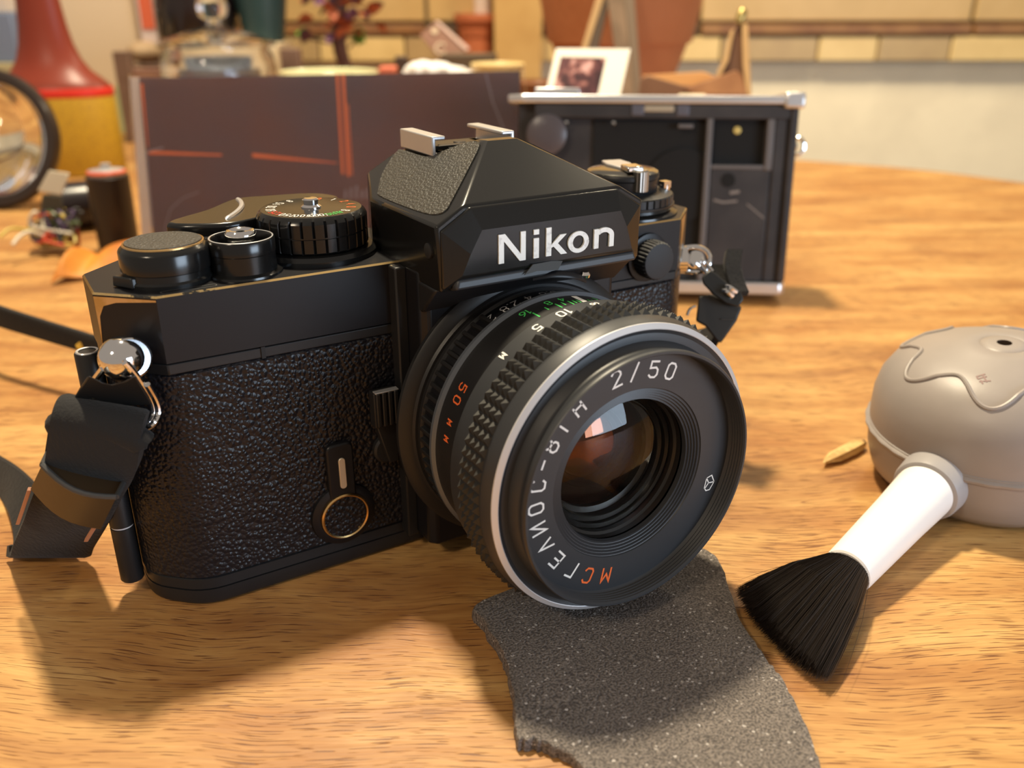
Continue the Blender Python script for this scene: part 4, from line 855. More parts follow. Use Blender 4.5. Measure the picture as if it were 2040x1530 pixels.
for x_, w_, z0_, z1_ in ((96.8, 1.1, 44, 88), (99.4, 1.3, 43, 88), (101.4, .5, 43.5, 75)): m_.poly([cp(x_, z0_), cp(x_+w_, z0_), cp(x_+w_-.6, z1_), cp(x_-.6, z1_)])
m_.poly([cp(8, 56), cp(8.4, 56), cp(8.6, 84), cp(7.4, 84)])
m_.poly([cp(8, 53.0), cp(42, 52.2), cp(42, 53.0), cp(8, 54.6)]); m_.poly([cp(56, 51.6), cp(95, 48.8), cp(95, 49.2), cp(56, 53.4)])
m_.build('orange_lines', OL, ar, smooth=0, label='orange printed lines')
m_ = MB()
stroke(m_, [(12, 12), (13, 20), (16, 28), (22, 33), (30, 36)], .35, lambda x_, z_: fa(x_, 1.83, z_)); stroke(m_, [(164, 88), (167, 76), (172, 64)], .7, lambda x_, z_: fa(x_, 1.83, z_)); stroke(m_, [(6.9, 20), (7.2, 54), (15, 55.8)], .8, lambda x_, z_: fa(x_, 1.83, z_))
for x_ in range(7): stroke(m_, [(98+x_*2.6, 33), (98.4+x_*2.6, 36.5+(x_ % 3))], .9, lambda a, b: fa(a, 1.83, b))
m_.build('card_marks', mat('grey_mark', (.26, .2, .2), .4), ar, smooth=0)
MB().box(0, WA-14, -10, 2.4, -.2, 1.0, lambda x, y, z: OA+XA*x+NA*y+V((0, 0, z-.4))).build('foot', ACR, ar, bevel=.2)

# ============================================================ THINGS ON THE TABLE, LEFT
def bump_blob(name, pts, r, m, par=None, sub=0, n=12): return MB().tube(smoothpath(pts, 4), r, n).build(name, m, par, smooth=60, sub=sub)
# loupe
lc = Zp(0, 417); lc = V((lc.x+0, lc.y, 0)); tlt = radians(14)
nl = (Fh*cos(tlt)-up0*sin(tlt)).normalized(); ul = (up0*cos(tlt)+Fh*sin(tlt)).normalized()
lo_c = lc + ul*41.5 + V((0, 0, .4)) - GD*1.5
lu = thing('magnifying_glass', lc, 'round magnifying glass with a thick black rim standing at the left edge of the table', 'magnifying glass')
RG = mat('brown_black_rim', (.03, .02, .016), .28)
MB().lathe([(34.5, -3), (35.5, -4.2), (40, -4.2), (41.3, -2.5), (41.3, 2.5), (40, 4.2), (35.5, 4.2), (34.5, 3), (34.5, -3)], lo_c, nl, 96, ref=GD, cap0=False, cap1=False).build('rim', RG, lu, smooth=40)
R1 = 62.0; pf = []
for i in range(13): r_ = 34.4*(i/12); pf.append((max(r_, .02), -(math.sqrt(R1*R1-r_*r_)-math.sqrt(R1*R1-34.4**2))-.8))
pf2 = [(r_, -h_) for r_, h_ in pf[::-1]]
MB().lathe(pf+pf2, lo_c, nl, 72, ref=GD, cap0=True, cap1=True).build('glass', GLA, lu, smooth=60)
hd_ = (-GD*.94-ul*.05).normalized(); m_ = MB(); m_.lathe([(4, 40), (5, 44), (6.5, 60), (7.5, 110), (6, 132)], lo_c, hd_, 28); m_.build('handle', RG, lu)
m_ = MB(); pst = lo_c+hd_*100; m_.lathe([(14, 0), (14, 3), (4, 5), (3.4, pst.z-2)], (pst.x, pst.y, 0), n=28); m_.build('support_post', RG, lu)
# sauce bottle
bo = V((-32, 585, 0)); bt_ = thing('sauce_bottle', bo, 'tall red sauce bottle with flared shoulders and a yellow label', 'bottle')
REDP = mat('red_translucent_plastic', (.20, .032, .016), .38, spec=.4)
k2 = 1.0
bprof = [(34, 0), (39, 2), (40.5, 8), (40.5, 46), (40.5, 58)]
def ell(prof_, m, name, flat=.62, par=bt_):
    mm = MB(); ring_ = []
    for r_, h_ in prof_: ring_.append([bo+GD*r_*cos(2*pi*i/64)+Fh*r_*flat*sin(2*pi*i/64)+V((0, 0, h_)) for i in range(64)])
    mm.loft(ring_); return mm.build(name, m, par, smooth=40)
ell([(36, 0), (40.5, 2.5), (41, 8), (41, 58), (40, 62), (35, 66.5), (28, 72), (22.5, 80), (19, 90), (16.8, 102), (15.3, 116), (14, 132), (13, 150), (12.4, 165), (12.4, 170)], REDP, 'bottle_body')
ell([(41.4, 1), (41.5, 1.4), (41.5, 54.5), (41.3, 55)], mat('yellow_label', (.50, .30, .02), .5, bump=[('weave', 60, .05, (0, 0, 1))], var=(500, (.38, .22, .02), .45, .65)), 'label', label if False else .62)
ell([(41.5, 55), (41.6, 55.3), (41.6, 60.5), (41.2, 61)], mat('red_label_band', (.62, .03, .015), .4), 'label_band')
ell([(13.5, 168), (13.5, 185), (6, 200), (3, 214)], REDP, 'cap')
# canister pair, black
m_ = thing('film_canister', Zp(232, 520), 'black plastic film canister with a shiny metal cap, upright beside the card stand', 'canister')
cc0 = Zp(240, 500); cc0.z = 0
ROOT[m_] = cc0; m_.location = cc0*S
MB().lathe([(8.5, 0), (9.5, .6), (9.8, 4), (10.2, 34), (10.2, 38), (9.6, 38.4)], cc0, n=48).build('canister_body', mat('brown_black_plastic_gloss', (.018, .012, .010), .35), m_)
MB().lathe([(8.8, 38.2), (9.2, 39.5), (8.4, 41), (5, 41.6), (2.6, 42), (2.4, 44), (.5, 44.3)], cc0, n=48).build('canister_cap', ALU, m_, label='shiny metal cap')
m_2 = MB(); m_2.lathe([(9.2, 39.4), (9.5, 40.2), (8.6, 41.2)], cc0, n=48, cap0=False, cap1=False); m_2.build('cap_ring', mat('red_ring', (.6, .1, .05), .3), m_)
h_ = thing('film_cartridge', V((0, 0, 0)), 'dark rounded film cartridge lying on its side behind the tangled wires', 'film cartridge')
pa_ = Zp(175, 470); pa_.z = 0; pa_ = V((-44, 385, 13.2)); ROOT[h_] = V((pa_.x, pa_.y, 0)); h_.location = V((pa_.x, pa_.y, 0))*S
axh = (GD*.85+Fh*.5).normalized()
MB().lathe([(11, -17), (12.6, -16), (13, -12), (13, 12), (12.6, 14)], pa_, axh, 40).build('cartridge_body', mat('smooth_black_metal', (.016, .012, .014), .3), h_)
MB().lathe([(12.7, 13.8), (13.2, 14.4), (12.6, 16), (5, 16.6), (4.6, 20), (1, 20.2)], pa_, axh, 40).build('cartridge_end', CHR, h_, label='shiny metal end')
MB().lathe([(13.05, 9), (13.3, 9.6), (13.3, 12.4), (13.05, 13)], pa_, axh, 40, cap0=False, cap1=False).build('cartridge_band', mat('yellow_band', (.75, .5, .08), .4), h_)
# chipped plug: pale connector with tangled wires
wr_ = thing('wire_bundle', Zp(100, 500), 'tangle of thin coloured wires with a pale metal connector standing on end', 'wire bundle')
bc = Zp(98, 490); ctr = V((bc.x, bc.y, 0))
MB().hull([D(u, v, t) for u, v, t in ((98, 339, 440), (139, 345, 438), (122, 390, 441), (74, 381, 443), (98, 339, 446), (139, 345, 444), (122, 390, 447), (74, 381, 449))]).build('connector', mat('pale_metal_plastic', (.62, .55, .42), .35, .3), wr_, bevel=.6)
MB().hull([D(u, v, t) for u, v, t in ((84, 386, 442), (124, 390, 441), (128, 425, 444), (80, 425, 445), (84, 386, 450), (124, 390, 449), (128, 425, 452), (80, 425, 453))]).build('connector_boot', mat('dark_green_black', (.05, .045, .03), .5), wr_, bevel=.8)
random.seed(21); wc = [('green_wire', (.06, .08, .03)), ('red_wire', (.55, .07, .03)), ('white_wire', (.6, .55, .45)), ('black_wire', (.02, .018, .018)), ('yellow_wire', (.55, .42, .1)), ('violet_wire', (.10, .07, .14))]
for k_, (nm, col) in enumerate(wc):
    m_ = MB()
    for q in range(5 if nm in ('green_wire', 'black_wire') else 3):
        s0 = D(random.uniform(84, 124), 415, 447); pts = [s0]
        for j in range(5):
            pts.append(D(random.uniform(60, 158), random.uniform(415, 492), 450+random.uniform(-9, 9)))
            pts[-1].z = max(1.4, pts[-1].z)
        m_.tube(smoothpath(pts, 6), random.uniform(.6, .95), 6)
    m_.build(nm, mat(nm, col, .45), wr_, smooth=60)
for nm, pts in (('yellow_wire', [(80, 462, 446), (50, 458, 440), (20, 456, 434), (0, 472, 430)]), ('white_wire', [(85, 470, 442), (60, 462, 436), (40, 470, 432), (25, 488, 428)])):
    pp = [D(*q) for q in pts]
    for q in pp: q.z = max(1.2, q.z)
    MB().tube(smoothpath(pp, 5), .9, 8).build(nm, MATS[nm], wr_, smooth=60)
# orange leather / dried peel
OR = mat('orange_chamois', (.62, .24, .03), .55, bump=[('noise', 200, .3, one)], var=(25, (.45, .13, .015), .4, .65))
NX, NY = 26, 10; grid = []
for j in range(NY+1):
    row = []
    for i in range(NX+1):
        s_ = i/NX; t_ = j/NY
        base_ = Zp(100+s_*190, 570-s_*28, 0)
        p = base_ + Fh*(t_*30*(1-.25*s_)*min(1, .4+s_*4)) 
        z_ = 1+(8+5*math.exp(-((s_-.1)/.12)**2)-2.5*math.exp(-((s_-.28)/.1)**2)+9*max(0, s_-.3))*sin(pi*min(1, .04+t_*.72))*min(1, s_*9+.15)
        row.append(V((p.x, p.y, max(.6, z_+.8*sin(9*s_+4*t_)))))
    grid.append(row)
m_ = MB(); ids = [[m_.vert(p) for p in r] for r in grid]; idl = [[m_.vert(p-V((0, 0, .55))) for p in r] for r in grid]
for j in range(NY):
    for i in range(NX): m_.face((ids[j][i], ids[j][i+1], ids[j+1][i+1], ids[j+1][i])); m_.face((idl[j][i], idl[j+1][i], idl[j+1][i+1], idl[j][i+1]))
for i in range(NX): m_.face((ids[0][i], idl[0][i], idl[0][i+1], ids[0][i+1])); m_.face((ids[NY][i], ids[NY][i+1], idl[NY][i+1], idl[NY][i]))
for j in range(NY): m_.face((ids[j][0], ids[j+1][0], idl[j+1][0], idl[j][0])); m_.face((ids[j][NX], idl[j][NX], idl[j+1][NX], ids[j+1][NX]))
tag(m_.build('chamois_cloth', OR, None, smooth=70, sub=1), 'crumpled orange chamois cloth lying behind the left end of the lettered camera', 'cloth')

# ============================================================ BACKGROUND THINGS
def at(u, t, v=None, z=0.0):      # point on height z below picture column u, at depth t (chosen column line ignores roll)
    r = ray(u, 200); k = t; p = EYE+r*k; return V((p.x, p.y, z))
def hz(v, t): return D(1020, v, t).z
def gbox(name, u0, u1, t, z0, z1, dep, m, par=None, bev=1.0, yaw=0):
    a = at(u0, t); b = at(u1, t); d = (b-a); d.z = 0; L_w = d.length; d.normalize(); nrm = V((-d.y, d.x, 0)); nrm = nrm if nrm.dot(Fh) > 0 else -nrm
    return MB().box(0, L_w, 0, dep, z0, z1, lambda x, y, z: V((a.x, a.y, 0))+d*x+nrm*y+V((0, 0, z))).build(name, m, par, bevel=bev, smooth=30)
def zof(v, t, u=1020): return D(u, v, t).z
# glass jar
JT = 700; jb = at(445, JT); jr = 43.5
jar = thing('glass_jar', jb, 'round clear glass jar with a knobbed glass lid, at the back left of the table', 'jar')
def jz(v): return (117.2 - math.tan(math.atan((765-v)/FPX*-1)+radians(23.26))*jd)
jd = hypot(jb.x-EYE.x, jb.y-EYE.y)
def zat(v, p):      # height of picture row v above ground point p
    d_ = (V((p.x, p.y, 0))-E0).dot(Fh); ang = radians(23.26)-math.atan((765-v)/FPX); return EYE.z-d_*math.tan(ang)
zr = zat(92, jb)
MB().lathe([(40, .5), (jr, 3), (jr, zr-14), (jr-2, zr-6), (jr-5, zr-2), (jr-5, zr), (jr-8, zr), (jr-8, zr-3), (jr-3.4, zr-12), (jr-3.4, 5), (38, 3.5), (.5, 3.4)], jb, n=72).build('jar_body', GLA, jar, smooth=40)
MB().lathe([(jr-8.2, zr-.3), (jr+.5, zr+.4), (jr+1, zr+2), (jr-1, zr+3.5), (jr-16, zr+9), (8, zr+13.5), (5, zr+15), (5.5, zr+17.5), (10.3, zr+22), (11.6, zr+28), (10, zr+34), (5, zr+38), (.3, zr+39)], jb, n=72).build('jar_lid', GLA, jar, smooth=50, label='domed glass lid with ball knob')
tin = thing('tin_lid', jb+V((0, 0, 3.5)), 'silver blue tin inside the glass jar', 'tin')
zt = zat(131, jb)
MB().lathe([(28, 3.6), (30, 4.2), (30, zt-7), (30.8, zt-6.6), (30.8, zt-1), (29.5, zt), (28.5, zt-1), (.5, zt-1.2)], jb, n=60).build('tin_body', mat('blue_silver_tin', (.30, .33, .38), .3, .8), tin)
# cream cup
cb = at(660, 590); zc_ = zat(143, cb)
cup = thing('cream_bowl', cb, 'pale lime cream bowl with a thin flat rim behind the card stand', 'bowl')
CM = mat('pale_lime_ceramic', (.66, .64, .38), .25)
MB().lathe([(16, 0), (18, .5), (17.5, 4), (26, zc_*.5), (31, zc_-2), (32.4, zc_), (31.6, zc_+.8), (30, zc_-1.2), (24, zc_*.5), (10, 7), (.4, 6.6)], cb, n=72).build('bowl_body', CM, cup)
m_ = gbox('red_block', 757, 790, 600, 0, zat(133, at(770, 600)), 16, mat('coral_red', (.62, .16, .09), .6), None); tag(m_, 'small coral red box just right of the pale bowl', 'box')
# wooden crate with corner posts
cr_ = thing('wooden_crate', at(420, 790), 'low brown wooden crate with raised corner posts behind the glass jar', 'crate')
BW = mat('brown_crate_wood', (.13, .075, .05), .6, var=(50, (.17, .10, .07), .4, .6)); pz = zat(102, at(255, 790)); rz = zat(136, at(300, 790))
gbox('corner_post', 238, 270, 790, 0, pz, 12, BW, cr_); gbox('corner_post', 566, 604, 790, 0, zat(97, at(585, 790)), 12, BW, cr_)
gbox('front_rail', 262, 346, 794, 0, rz, 6, mat('reddish_rail', (.24, .125, .09), .6), cr_)
gbox('base_rail', 262, 580, 792, 0, 14, 5, BW, cr_)
cbj = at(450, 800); zcb = zat(87, cbj)
j_ = gbox('cream_crate_box', 348, 560, 806, 0, zcb, 66, mat('warm_cream_card', (.72, .60, .40), .7), None); tag(j_, 'wide cream box seen through the glass jar, carrying the black bag and teal pot', 'box')
# pebble in front of carton
pb = at(302, 830); zp_ = zat(103, pb); m_ = MB(); m_.lathe([(zr_*1.0, hh) for zr_, hh in [(3, -9), (9, -8), (14, -4), (16, 0), (14, 4.5), (9, 8), (3, 9.4)]], V((pb.x, pb.y, zp_)), n=24, rf=lambda r, h, i: r*(1+.06*sin(i*.9)))
st_ = thing('bread_roll', V((pb.x, pb.y, rz)), 'small beige bread roll on top of the wooden crate', 'bread')
mb2 = m_.build('crust', mat('beige_crust', (.42, .29, .17), .7, bump=[('noise', 120, 1, one)]), st_, smooth=60)
gbox('tray', 272, 340, 815, zp_-12, zp_-9.3, 30, BW, cr_)
# cream carton behind the bottle
crt = thing('cream_carton', at(220, 850), 'large plain cream carton with a pale green foot behind the red bottle', 'carton')
gbox('carton_side', 112, 322, 850, zat(172, at(220, 850)), 190, 60, mat('cream_card', (.66, .52, .36), .7), crt)
gbox('carton_foot', 112, 322, 849, 0, zat(171, at(220, 850)), 62, mat('pale_green_card', (.38, .42, .22), .7), crt, label if False else 1.0)
rp = gbox('red_white_packet', 300, 332, 835, 0, 170, 10, mat('white_packet', (.62, .5, .46), .6), None); tag(rp, 'slim white packet with a red panel at the right side of the cream carton', 'packet')
gbox('red_panel', 305, 331, 834, zat(58, at(318, 834)), 165, .8, mat('packet_red', (.62, .12, .05), .5), rp)
bb_ = gbox('blue_box', -40, 55, 760, zat(124, at(10, 760)), zat(25, at(10, 760)), 40, mat('dusty_blue_card', (.16, .20, .30), .7), None); tag(bb_, 'dusty blue box stacked on a pale box at the far left', 'box')
yb = gbox('pale_box', -60, 58, 755, 0, zat(125, at(10, 755)), 60, mat('pale_olive_card', (.40, .35, .20), .7), None); tag(yb, 'pale olive box under the blue box at the far left', 'box')
wb_ = gbox('white_box', -60, 48, 775, zat(24, at(10, 775)), 190, 30, mat('off_white_card', (.58, .48, .40), .7), None); tag(wb_, 'off-white box resting on top of the blue box', 'box')
gb_ = thing('green_box', at(5, 640), 'small green box with a white lid standing behind the magnifying glass', 'box')
gbox('box_body', -60, 52, 640, 0, zat(300, at(5, 640)), 12, mat('bright_green_card', (.16, .42, .04), .5), gb_)
gbox('box_lid', -62, 54, 639, zat(300, at(5, 640)), zat(262, at(5, 640)), 14, mat('white_lid', (.85, .82, .75), .4), gb_)
# black bag behind the jar, teal pot, plant
kb = thing('black_bag', at(430, 900), 'shiny black bag slumped behind the lid of the glass jar', 'bag')
p0 = at(418, 842); m_ = MB(); m_.lathe([(24, zcb+.3), (32, zcb+5), (34, zcb+30), (30, zcb+60), (33, zcb+90), (20, zcb+110), (5, zcb+116)], p0, n=40, rf=lambda r, h, i: r*(1+.07*sin(i*1.3+h*.08)+.04*sin(i*2.9))); m_.build('bag_body', mat('shiny_black_film', (.02, .014, .014), .25), kb, smooth=60)
tp_ = thing('teal_pot', at(562, 880), 'dark teal plant pot tapering towards its base, behind the jar', 'pot')
q0 = at(540, 842); zz_ = zcb
MB().lathe([(14, zz_+.2), (18, zz_+1), (31, zz_+90), (31.5, zz_+100), (28, zz_+100), (16, zz_+10), (1, zz_+8)], q0, n=40).build('pot_body', mat('dark_teal_glaze', (.025, .055, .058), .35), tp_)
pl_root = thing('potted_plant', at(690, 840), 'bushy plant with dark purple and rust red leaves on a thick brown stem', 'plant')
q1 = at(690, 840); zb0 = zat(152, q1)
m_ = MB(); m_.lathe([(20, 0), (24, 3), (28, zb0*.55), (29, zb0*.6), (25, zb0*.6), (2, zb0*.55)], q1, n=32); m_.build('pot', mat('terracotta_small', (.42, .13, .05), .7), pl_root)
m_ = MB(); m_.tube(smoothpath([q1+V((0, 0, zb0*.5)), q1+V((3, 0, zb0)), q1+V((-3, 0, zb0+30)), q1+V((2, 0, zb0+80)), q1+V((0, 0, zb0+120))], 5), 6.5, 10); m_.build('stem', mat('purple_brown_stem', (.09, .04, .03), .7), pl_root)
random.seed(31)
def leaf(mm, c, d_, L0, W0, up_):
    s_ = d_.cross(up_).normalized(); n0 = s_.cross(d_)
    pts = [c, c+d_*L0*.35+s_*W0+n0*1, c+d_*L0*.7+s_*W0*.75, c+d_*L0-n0*3, c+d_*L0*.7-s_*W0*.75, c+d_*L0*.35-s_*W0+n0*1]
    mid_ = c+d_*L0*.5-n0*2; mi_ = mm.vert(mid_); id_ = [mm.vert(p) for p in pts]
    for a in range(6): mm.face((id_[a], id_[(a+1) % 6], mi_))
LM = {'purple': mat('purple_leaf', (.075, .025, .035), .5), 'rust': mat('rust_leaf', (.36, .085, .03), .5), 'violet': mat('violet_leaf', (.16, .07, .14), .5), 'green': mat('green_leaf', (.10, .30, .03), .5)}
for i in range(150):
    kx = random.gauss(0, 1); c = q1+GD*(kx*22)+Fh*random.uniform(-24, 18)+V((0, 0, zb0+38+random.random()*95))
    if abs(kx) > 1.9: continue
    d_ = V((random.uniform(-1, 1), random.uniform(-1, 1), random.uniform(-.7, .6))).normalized()
    hgt_ = c.z-zb0; col = 'rust' if random.random() < (.75 if hgt_ < 70 else .3) else random.choice(['purple', 'purple', 'violet'])
    m_ = MB(); leaf(m_, c, d_, random.uniform(12, 20), random.uniform(4, 7), V((0, 0, 1)).lerp(V((random.random(), random.random(), 0)), .4).normalized()); m_.build('leaf', LM[col], pl_root, smooth=60)
for cu, cv_ in ((603, 66), (716, 66), (712, 78)):
    for q in range(5):
        c = D(cu+random.uniform(-8, 8), cv_+random.uniform(-12, 10), 835); d_ = V((random.uniform(-1, 1), random.uniform(-1, 0), random.uniform(-.6, .8))).normalized(); m_ = MB(); leaf(m_, c-d_*5, d_, 11, 4.5, V((0, 0, 1))); m_.build('leaf', LM['green'], pl_root, smooth=60, label='fresh green leaf')
m_ = MB(); m_.tube(smoothpath([D(680, 90, 838), D(640, 82, 836), D(603, 74, 835)], 4), 1.2, 6); m_.tube(smoothpath([D(695, 95, 838), D(705, 85, 836), D(714, 74, 835)], 4), 1.2, 6); m_.build('twig', MATS['purple_brown_stem'], pl_root)
# tissue, yellow bowl, dark box, tilted brown box
ti = thing('crumpled_tissue', at(885, 560), 'crumpled white tissue peeking over the card stand', 'tissue')
random.seed(9)
m_ = MB()
for uu, vv, rr in ((846, 119, 12), (872, 121, 13), (905, 130, 12), (932, 138, 11)):
    t0 = at(uu, 600); zt_ = zat(vv, t0); ph0 = random.uniform(0, 6)
    m_.lathe([(rr*.8, .3), (rr*1.1, zt_*.3), (rr, zt_*.7), (rr*1.05, zt_-9), (rr*.9, zt_-4), (rr*.5, zt_-1.2), (.3, zt_)], t0, n=26, rf=lambda r, h, i: r*(1+.16*sin(i*1.7+h*.3+ph0)+.08*sin(i*3.1+h*.9)))
m_.build('paper', mat('white_tissue', (.80, .76, .74), .8), ti, smooth=25)
yb0 = at(992, 600); zy = zat(127, yb0); yw = thing('yellow_bowl', yb0, 'small cream yellow bowl with a scooped edge behind the top right of the card', 'bowl')
MB().lathe([(10, 0), (14, 1), (17, zy-3), (18.2, zy), (17, zy+.6), (15, zy-2), (10, zy-16), (.5, zy-17)], yb0, n=48).build('bowl_body', mat('cream_yellow_ceramic', (.66, .50, .22), .4), yw)
db = gbox('dark_brown_box', 880, 990, 720, 0, zat(108, at(935, 720)), 25, mat('dark_brown_card', (.10, .065, .035), .6), None); tag(db, 'dark brown box behind the white tissue', 'box')
db2 = gbox('narrow_black_post', 790, 815, 640, 0, zat(112, at(800, 640)), 8, mat('dark_brown_wood', (.07, .04, .025), .6), None); tag(db2, 'short dark wooden upright left of the tissue', 'post')
tb_ = thing('tilted_brown_card', at(885, 735), 'small brown card with pale edge and round emblem, tilted on the dark brown box', 'card')
q = [(836, 70), (866, 44), (930, 100), (905, 118), (872, 114)]
m_ = MB(); m_.loft([[D(u, v, 735) for u, v in q], [D(u, v, 745) for u, v in q]]); m_.build('card_face', mat('brown_printed_card', (.22, .10, .06), .5), tb_, bevel=.5)
m_ = MB(); m_.loft([[D(u, v, 734) for u, v in ((866, 43), (872, 41), (936, 97), (928, 101))], [D(u, v, 746) for u, v in ((866, 43), (872, 41), (936, 97), (928, 101))]]); m_.build('card_edge', mat('pinkish_pale_edge', (.58, .40, .33), .5), tb_, bevel=.3)
m_ = MB(); cc_ = D(878, 96, 734.2); stroke(m_, [(4.2*cos(radians(a)), 4.2*sin(radians(a))) for a in range(40, 330, 20)], 1.6, lambda x, y: cc_+RT*x+UP*y); m_.build('emblem', mat('pale_emblem', (.55, .42, .28), .5), tb_, smooth=0)
m_ = MB(); m_.lathe([(2.6, 0), (2.6, .5)], D(866, 62, 734.5), -FW, 16); m_.build('dot', MATS['pale_emblem'], tb_)
# wooden block, saucer, candle on the back ledge area
wbk = gbox('wooden_block', 985, 1078, 940, 0, 170, 40, mat('light_pine', (.52, .33, .12), .6, var=(30, (.45, .27, .09), .4, .7)), None); tag(wbk, 'tall light pine block left of the big terracotta pot', 'block')
sc0 = at(950, 960); zs = zat(74, sc0)
scr = thing('terracotta_saucer', V((sc0.x, sc0.y, 0)), 'small terracotta pot with flared rim holding a white candle', 'pot')
MB().lathe([(14, 0), (16, 2), (17, zs), (18, zs+1), (20, zs+14), (22.5, zs+16), (22.5, zs+23), (19, zs+23), (2, zs+12)], sc0, n=40).build('pot_body', mat('terracotta_saucer_clay', (.42, .12, .045), .7), scr)
cdl = thing('white_candle', V((sc0.x+6, sc0.y, zs+13)), 'white candle standing in the small terracotta pot', 'candle'); MB().lathe([(8, zs+13), (8, zs+90), (6, zs+92), (.5, zs+91)], V((sc0.x+6, sc0.y-3, 0)), n=24).build('wax', mat('white_wax', (.62, .52, .44), .5), cdl)
# big terracotta pot
bp0 = at(1228, 735); TR = mat('terracotta', (.46, .18, .075), .75, var=(12, (.38, .135, .05), .35, .65), bump=[('noise', 150, .3, one)])
z1 = zat(86, bp0); z2 = zat(150, bp0); big = thing('terracotta_pot', bp0, 'large terracotta flower pot with a deep rim at the back of the table', 'pot')
MB().lathe([(36, 0), (38, 1), (46, z2), (54.5, z1), (54.5, z1+.5), (57.5, z1+1), (68, z1+52), (68.5, z1+58), (63, z1+58), (54, z1+6), (2, z1)], bp0, n=80).build('pot_body', TR, big)
# plant stand / easel legs in front of the pot
es = thing('wooden_easel', at(1230, 680), 'small grey brown wooden easel with slanting legs in front of the terracotta pot', 'easel')
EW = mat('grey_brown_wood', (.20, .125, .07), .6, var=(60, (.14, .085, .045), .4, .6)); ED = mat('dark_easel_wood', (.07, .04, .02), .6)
def leg_(name, pts4, t, th_, m): MB().loft([[D(u, v, t) for u, v in pts4], [D(u, v, t+th_) for u, v in pts4]]).build(name, m, es, bevel=.6)
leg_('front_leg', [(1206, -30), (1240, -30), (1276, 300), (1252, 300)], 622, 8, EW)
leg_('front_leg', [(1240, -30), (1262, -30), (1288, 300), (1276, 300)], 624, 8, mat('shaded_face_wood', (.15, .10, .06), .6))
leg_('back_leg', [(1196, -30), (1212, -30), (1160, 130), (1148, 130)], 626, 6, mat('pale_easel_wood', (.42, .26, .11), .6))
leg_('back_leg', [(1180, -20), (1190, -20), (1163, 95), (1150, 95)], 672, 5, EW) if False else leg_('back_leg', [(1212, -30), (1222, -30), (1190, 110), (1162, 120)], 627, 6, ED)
# instant photograph
ph = thing('instant_photo', at(1165, 470), 'small white bordered instant photograph leaning upright behind the open camera', 'photograph')
T1, T2 = 455, 470
crn = [(1108, 97), (1256, 98), (1213, 290), (1062, 290)]
def phf(s_, t_, off=0):   # s right, t down
    a = D(crn[0][0], crn[0][1], 470); b = D(crn[1][0], crn[1][1], 470); c = D(1213, 290, 455); d = D(1062, 290, 455)
    return a.lerp(b, s_).lerp(d.lerp(c, s_), t_)-FW*off
m_ = MB(); m_.loft([[phf(s_, t_, o) for s_, t_ in ((0, 0), (1, 0), (1, 1), (0, 1))] for o in (0, .7)]); m_.build('white_border', mat('instant_white', (.80, .74, .62), .4), ph, bevel=.1)
def pic_mat():
    m = bpy.data.materials.new('blurred_dark_print'); m.use_nodes = True; N, L = nt(m); b = N['Principled BSDF']; tc = N.new('ShaderNodeTexCoord')
    n = N.new('ShaderNodeTexNoise'); n.inputs['Scale'].default_value = 130; n.inputs['Detail'].default_value = 3; n.inputs['Distortion'].default_value = .8; L.new(tc.outputs['Object'], n.inputs['Vector'])
    r = N.new('ShaderNodeValToRGB'); e = r.color_ramp.elements; e[0].position = .4; e[0].color = (.035, .012, .016, 1); e[1].position = .72; e[1].color = (.7, .42, .38, 1)
    k = e.new(.52); k.color = (.10, .03, .035, 1); k = e.new(.6); k.color = (.30, .12, .10, 1); L.new(n.outputs['Fac'], r.inputs['Fac']); L.new(r.outputs[0], b.inputs['Base Color']); b.inputs['Roughness'].default_value = .25; return m
m_ = MB(); m_.poly([phf(s_, t_, .8) for s_, t_ in ((.09, .09), (.70, .10), (.70, .80), (.09, .80))]); m_.build('picture', pic_mat(), ph, smooth=0, label='dark blurred picture')
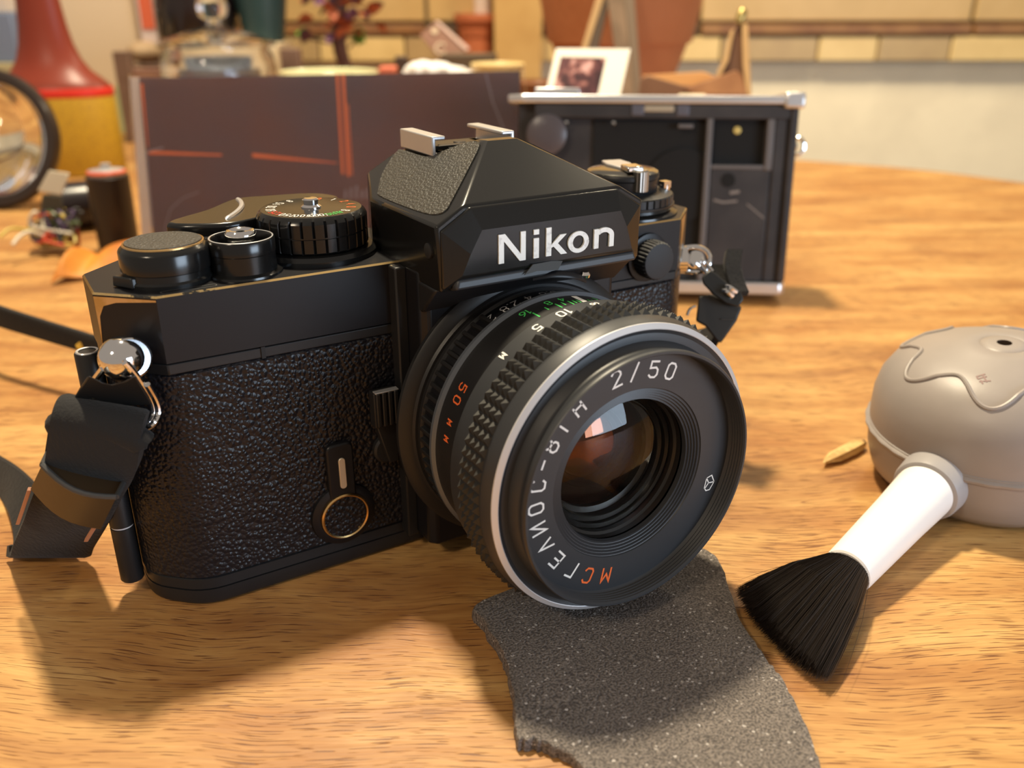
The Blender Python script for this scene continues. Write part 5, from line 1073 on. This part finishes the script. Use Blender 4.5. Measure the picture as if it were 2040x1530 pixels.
# leather pouch with brass clip
po = thing('leather_pouch', at(1400, 520), 'brown leather pouch with a tall pointed flap and brass tip behind the open camera', 'pouch')
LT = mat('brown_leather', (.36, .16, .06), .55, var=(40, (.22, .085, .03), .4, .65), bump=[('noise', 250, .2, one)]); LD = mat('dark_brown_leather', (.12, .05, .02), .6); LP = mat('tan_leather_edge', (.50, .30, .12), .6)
def pan(name, pts, t0_, t1_, m): MB().loft([[D(u, v, t0_) for u, v in pts], [D(u, v, t1_) for u, v in pts]]).build(name, m, po, bevel=.5)
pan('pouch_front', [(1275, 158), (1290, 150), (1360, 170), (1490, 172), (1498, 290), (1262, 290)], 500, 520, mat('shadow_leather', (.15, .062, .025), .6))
pan('pouch_lining', [(1278, 150), (1400, 143), (1440, 158), (1360, 178), (1318, 178)], 503, 505, mat('orange_tan_lining', (.55, .26, .08), .6))
pan('fold', [(1362, 176), (1466, 140), (1478, 150), (1490, 190), (1380, 190)], 498, 501, LT)
pan('pointed_flap', [(1460, 60), (1478, 44), (1484, 60), (1482, 150), (1492, 200), (1440, 200), (1432, 150)], 502, 505, LD)
pan('flap_edge', [(1478, 44), (1490, 48), (1498, 200), (1488, 205), (1480, 130)], 499, 503, LP)
pan('flap_edge', [(1455, 62), (1463, 58), (1452, 120), (1432, 158), (1426, 150), (1444, 110)], 500, 503, LP)
m_ = MB(); m_.lathe([(1.2, -4), (2.4, -2), (3.0, 1), (2.4, 4), (1, 5)], D(1476, 34, 500), (UP+RT*.35), 16); m_.build('brass_tip', mat('old_brass', (.5, .38, .14), .35, .8), po)
cbx = gbox('cream_block', 1354, 1410, 480, 0, zat(190, at(1380, 480)), 8, mat('cream_eraser', (.72, .62, .42), .6), None); tag(cbx, 'small cream block standing just behind the silver top plate', 'block')
am = at(1068, 540); ab = thing('amber_bowl', am, 'brown glazed dish left of the instant photograph', 'dish')
zam = zat(163, am); MB().lathe([(8, 0), (12, 1), (17, zam-6), (18, zam), (17, zam+.6), (15, zam-3), (.5, zam-12)], am, n=40).build('dish_body', mat('amber_brown_glaze', (.20, .08, .03), .25), ab)
